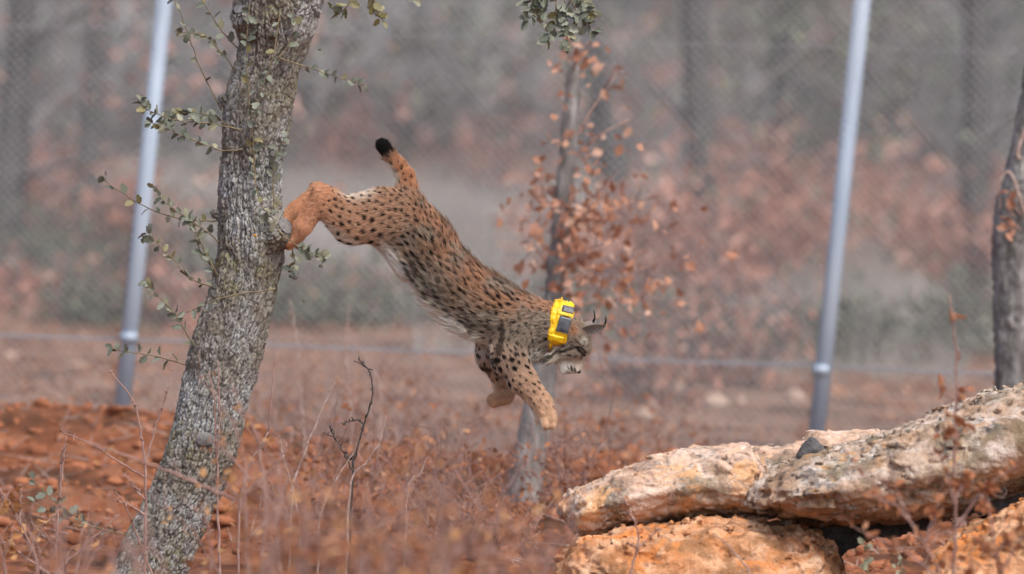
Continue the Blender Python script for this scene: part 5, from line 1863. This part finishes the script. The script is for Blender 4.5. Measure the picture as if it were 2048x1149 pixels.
def foreground():
    g = 'thin bare shoots in front of the trees'
    F = FOCUS
    twig('thorny_twig', 'dark thorny forked twig standing in focus below the cat\'s belly', [
        [(706, 950), (714, 900), (728, 850), (743, 800), (744, 765), (733, 735), (708, 722)],
        [(728, 850), (718, 842), (700, 843), (688, 848)], [(706, 945), (690, 912), (672, 880), (645, 865)], [(672, 880), (658, 852)], [(712, 905), (700, 920), (692, 906)], [(733, 735), (722, 726), (716, 716)]],
        F - .15, M_twig_dark, .0032, 1, nubs=9, cat='twig')
    twig('bare_shoot', 'pale straight shoot rising to the left of the dark thorny twig', [[(585, 985), (612, 900), (640, 830), (668, 765)]], F - .2, M_twig_pale, .004, 2, group=g, nubs=5, cat='shoot')
    twig('bare_shoot', 'pale curved shoot just right of the dark thorny twig', [[(700, 975), (735, 925), (758, 885), (773, 832)]], F - .2, M_twig_pale, .0036, 3, group=g, nubs=6, cat='shoot')
    twig('bare_shoot', 'short pale shoot farthest right of the shoots below the cat', [[(815, 985), (838, 950), (854, 915)]], F - .1, M_twig_pale, .003, 4, group=g, nubs=4, cat='shoot')
    twig('bare_shoot', 'tall brown shoot with side twigs crossing the lower left of the trunk', [[(290, 1149), (292, 1040), (290, 940), (280, 850), (262, 795), (220, 745)], [(289, 955), (240, 925), (180, 888), (120, 862)], [(290, 930), (310, 860), (333, 790), (345, 742)], [(289, 1000), (268, 975), (250, 948)], [(289, 1030), (262, 1012), (225, 1000)]],
         F - .35, M_twig_red, .0045, 5, group=g, nubs=8, cat='shoot')
    twig('bare_shoot', 'slender brown shoot left of the trunk reaching a pale tip', [[(112, 1149), (114, 1060), (120, 960), (124, 893)], [(118, 1000), (126, 930), (132, 870)]], F - .4, M_twig_red, .004, 6, group=g, nubs=8, cat='shoot')
    twig('bare_shoot', 'leaning shoot close to the left foot of the trunk', [[(305, 1149), (280, 1085), (250, 1010), (226, 978)]], F - .35, M_twig_red, .0035, 7, group=g, nubs=5, cat='shoot')
    twig('bare_shoot', 'reddish shoot in front of the trunk reaching above the pruning scar', [[(440, 1149), (436, 1020), (432, 900), (428, 800), (418, 742)], [(433, 930), (440, 840), (436, 720)]], F - .4, M_twig_red, .004, 8, group=g, nubs=6, cat='shoot')
    twig('bare_shoot', 'thin shoot right of the trunk tipped with a knobbly end', [[(480, 1010), (500, 930), (535, 860), (548, 740), (552, 722)], [(535, 865), (520, 905), (512, 925)]], F - .25, M_twig_red, .0035, 9, group=g, nubs=8, cat='shoot')
    twig('bare_shoot', 'pale hooked shoot right of the trunk near the orange leaves', [[(600, 1060), (580, 960), (565, 910), (562, 880)], [(566, 915), (570, 892)]], F - .25, M_twig_pale, .003, 10, group=g, nubs=4, cat='shoot')
    twig('bare_shoot', 'short leaning shoot in the middle of the bottom edge', [[(640, 1040), (672, 960), (705, 910)]], F - .6, M_twig_pale, .0032, 11, group=g, nubs=4, cat='shoot')
    twig('bare_shoot', 'low pale shoot lying over the red scrub under the thorny twig', [[(725, 1080), (765, 1050), (805, 1024)], [(750, 1060), (780, 1030)]], F - .5, M_twig_pale, .003, 12, group=g, nubs=3, cat='shoot')
    twig('bare_shoot', 'thin dark shoot cutting the bottom edge left of the orange boulder', [[(1060, 1149), (1068, 1100), (1078, 1060)], [(1064, 1120), (1062, 1085)]], F - .3, M_twig_red, .003, 13, [2, 1], LEAF_SP, (18, 26), group=g, nubs=3, cat='shoot')
    # dead twigs and spiny leaves in the lower left corner
    twig('leafy_scrub', 'dead scrub with crisp orange oak leaves in the lower left corner', [[(110, 1200), (70, 1120), (40, 1050), (-10, 960)], [(95, 1170), (60, 1090), (22, 1010), (-10, 990)], [(100, 1149), (30, 1100), (-20, 1060)], [(60, 1100), (90, 1050), (130, 1010)], [(40, 1050), (42, 1000), (38, 970)], [(110, 1149), (170, 1090), (240, 1030)]],
         F - .7, M_twig_red, .0055, 14, [5, 7, 9, 3, 2, 3], LEAF_SP, (22, 38), cat='shrub', nubs=6)
    twig('leafy_twig', 'upright twig with small crumpled leaves in front of the orange boulder', [[(1262, 1149), (1276, 1085), (1268, 1040), (1248, 1000), (1222, 972)], [(1272, 1100), (1300, 1075), (1322, 1058)], [(1268, 1040), (1256, 1028), (1238, 1026)], [(1274, 1095), (1260, 1090), (1252, 1085)]], 27.2, M_twig_red, .0032, 15, [9, 6, 3, 3], LEAF_BR, (10, 17), cat='twig', nubs=5)
    twig('dry_stalk', 'dry bent stalk in front of the orange boulder', [[(1500, 1160), (1480, 1120), (1450, 1085), (1425, 1068)]], 26.8, M_twig_pale, .004, 16, cat='stalk')
    M_bud = leafmat('grey_green_bud_leaf', [(0.0, (.26, .27, .17)), (1.0, (.44, .43, .30))], .7, .2, True)
    LB = [evergreen_leaf_mesh('bud_leaf', M_bud, 60 + s) for s in range(3)]
    twig('green_sprig', 'grey green leafy sprig in front of the dark gap between boulders', [[(1738, 1160), (1730, 1120), (1728, 1080)]], 26.9, M_twig_olive, .003, 17, [12], LB, (13, 20), cat='sprig', group='grey green sprigs')
    twig('green_sprig', 'smaller grey green sprig right of the leafy one at the bottom edge', [[(1802, 1165), (1800, 1120), (1798, 1095)], [(1802, 1150), (1812, 1140)]], 26.9, M_twig_olive, .0025, 18, [7, 3], LB, (12, 17), cat='sprig', group='grey green sprigs')
    # sapling in front of the boulders on the right, a little out of focus
    twig('dead_leaved_sapling', 'slender upright sapling with curled brown leaves in front of the boulders at right', [
        [(1906, 1160), (1912, 1040), (1908, 900), (1914, 760), (1908, 660), (1899, 590)],
        [(1910, 1010), (1890, 940), (1876, 900)], [(1911, 880), (1890, 860)], [(1910, 820), (1925, 790), (1935, 770)], [(1910, 800), (1870, 770)],
        [(1908, 1060), (1960, 990), (1990, 960), (2040, 930)], [(1960, 990), (1985, 1040)], [(1911, 880), (1930, 850)], [(1909, 950), (1930, 990)], [(1910, 1080), (1870, 1040)], [(1910, 1000), (1940, 940)]],
        25.6, M_twig_red, .0068, 19, [8, 8, 7, 6, 3, 14, 8, 6, 8, 9, 7], LEAF_BR, (17, 30), cat='sapling')
    twig('dead_leaved_sapling', 'drooping branchy sapling with few leaves left of the upright one', [
        [(1900, 1200), (1850, 1090), (1790, 1010), (1730, 950), (1690, 900)], [(1790, 1010), (1760, 1000), (1730, 985)], [(1880, 1160), (1820, 1110), (1760, 1080), (1700, 1050)], [(1850, 1090), (1870, 1030), (1880, 990)], [(1830, 1060), (1800, 1000), (1790, 960)]],
        25.2, M_twig_red, .006, 20, [12, 5, 10, 8, 6], LEAF_BR, (17, 30), cat='sapling', root_px=(1930, 1400))
    twig('dead_leaved_sapling', 'low leafy sapling before the corner boulder at lower right', [
        [(2010, 1260), (2000, 1150), (1985, 1060), (1975, 1000)], [(2000, 1150), (2040, 1080), (2070, 1040)], [(2000, 1120), (1950, 1080)], [(2005, 1180), (1940, 1150), (1890, 1120)], [(1998, 1100), (2030, 1060)]],
        25.0, M_twig_red, .006, 21, [14, 9, 9, 12, 8], LEAF_BR, (18, 32), cat='sapling')
    # near shrub, well out of focus: purple stems and small orange leaves over the foot of the trunk
    def near_shrub(label, stems, d, seed, nl, leafset, px=(12, 20), spread=.03, mat=M_twig_red, r0=.007):
        rng = np.random.default_rng(seed)
        cx = np.mean([s[0][0] for s in stems])
        base = ground_under(P(cx, 1500, d))
        root = empty('near_shrub', base)
        tag(root, label, 'shrub', 'out of focus shrubs along the bottom')
        tot = 0
        for i, pp in enumerate(stems):
            dd = d + rng.uniform(-.5, .5)
            pts = [P(x, y, dd) for x, y in pp]
            if pp[0][1] > 1140: pts = [ground_under(P(pp[0][0] * .5 + cx * .5, 1500, dd))] + pts
            n = 5 * len(pts)
            S = spline(pts, n) + rng.normal(0, .003, (n, 3))
            mb = MB()
            r = r0 * rng.uniform(.55, 1.2)
            mb.tube(S, np.linspace(r, r * .3, n), 6)
            for _ in range(4):
                q = S[rng.integers(n // 3, n)]
                e = q + rng.normal(0, .05, 3) + UP * rng.uniform(.02, .10)
                mb.tube([q, (q + e) / 2 + rng.normal(0, .006, 3), e], [r * .45, r * .3, r * .15], 4)
            o = mb.build('stem', mat, root)
            k = nl if np.isscalar(nl) else nl[i]
            for j in range(k):
                if tot >= 290: break
                tot += 1
                q = S[int(rng.uniform(.25, 1) * (n - 1))] + rng.normal(0, spread, 3)
                place_leaf((LEAF_FG if rng.random() < .22 else leafset)[j % 3], o, q, rng.normal(size=3), rng.uniform(*px) * rng.uniform(.7, 1.25) * d / FPX, rng)
        return root
    near_shrub('out of focus purple stemmed shrub with tiny orange leaves over the foot of the trunk', [
        [(500, 1190), (492, 1020), (490, 930), (470, 860), (430, 790), (395, 755)], [(495, 1050), (470, 985), (430, 955)], [(492, 990), (540, 940), (575, 900)], [(440, 1160), (380, 1060), (330, 1020)],
        [(470, 1000), (400, 970), (340, 945), (250, 910), (180, 888)], [(520, 1180), (530, 1000), (520, 900), (505, 850), (498, 836)], [(430, 1180), (420, 1080), (400, 1010)], [(500, 960), (450, 900), (420, 885)], [(560, 1190), (555, 1050), (575, 960), (600, 930)], [(500, 1080), (560, 1010), (610, 985)]],
        25.4, 1, [14, 12, 12, 9, 10, 16, 12, 8, 14, 10], LEAF_FG, (13, 22), .028)
    rng = np.random.default_rng(8)
    def fan(x0, x1, ytop, n, seed):
        r = np.random.default_rng(seed)
        out = []
        for _ in range(n):
            x = r.uniform(x0, x1); yt = ytop + r.uniform(0, 150)
            dx = r.normal(0, 45)
            out.append([(x, 1200), (x + dx * .4, 1100), (x + dx, yt)])
        return out
    near_shrub('blurred reddish scrub at bottom centre, left part below the pale shoots', fan(500, 720, 930, 22, 2), 22.4, 2, 12, LEAF_BR, (16, 28), .06)
    near_shrub('blurred reddish scrub at bottom centre, part right below the thorny twig', fan(700, 900, 940, 22, 3), 22.0, 3, 12, LEAF_BR, (16, 28), .06)
    near_shrub('blurred reddish scrub at the bottom edge below the cat\'s paws', fan(880, 1090, 1010, 20, 4), 22.6, 4, 12, LEAF_BR, (16, 28), .06)
    near_shrub('thin purple brush in the lower left corner, slightly out of focus', fan(-30, 160, 985, 12, 15), 26.6, 15, 2, LEAF_SP, (14, 24), .03, M_twig_red, .0045)
    near_shrub('blurred purple scrub at the bottom between trunk and left corner', fan(40, 330, 1010, 9, 5), 23.0, 5, 4, LEAF_BR, (14, 24), .05)
    # low dead-leaved oak scrub on the heap, behind the cat
    for i, (px, d, w, h, n, lab) in enumerate([
        (620, 30.6, .8, .42, 260, 'low rusty oak scrub on the red heap right of the holm oak'), (790, 31.0, .8, .40, 240, 'low rusty oak scrub on the heap below the cat\'s chest'),
        (905, 30.8, .8, .42, 240, 'low rusty oak scrub on the heap left of the young oak trunk'), (1150, 30.8, .5, .36, 200, 'rusty oak scrub on the heap just right of the young oak foot'),
        (850, 34.6, 1.2, .30, 160, 'dense rusty scrub behind the heap below the cat\'s paws'), (1180, 34.4, 1.1, .36, 360, 'rusty scrub behind the young oak beside the pale slab'),
        (700, 34.9, 1.0, .30, 140, 'dull rusty scrub behind the heap at centre left'), (960, 29.9, .6, .26, 200, 'rusty scrub in front of the young oak foot')]):
        shrub('oak_scrub', px, d, w, h, int(n * 1.3), .034, M_leaf_rust, lab, 400 + i, M_twig_red, 'dead-leaved oak scrub on the red heap', 22, 'scrub', .004)
    # pale blurred stems just behind, right of the holm oak
    for i, (pp, lab) in enumerate([([(705, 940), (700, 800), (690, 690), (700, 610)], 'pale blurred stem standing behind the thorny twig'), ([(610, 900), (600, 760), (590, 660), (580, 600)], 'pale blurred stem between holm oak and thorny twig'), ([(760, 780), (730, 720), (700, 660)], 'short pale blurred stem below the cat\'s belly')]):
        twig('blurred_stem', lab, [pp], 32.5, M_twig_pale, .0065, 300 + i, group='pale blurred stems behind the cat', cat='stem')
foreground()
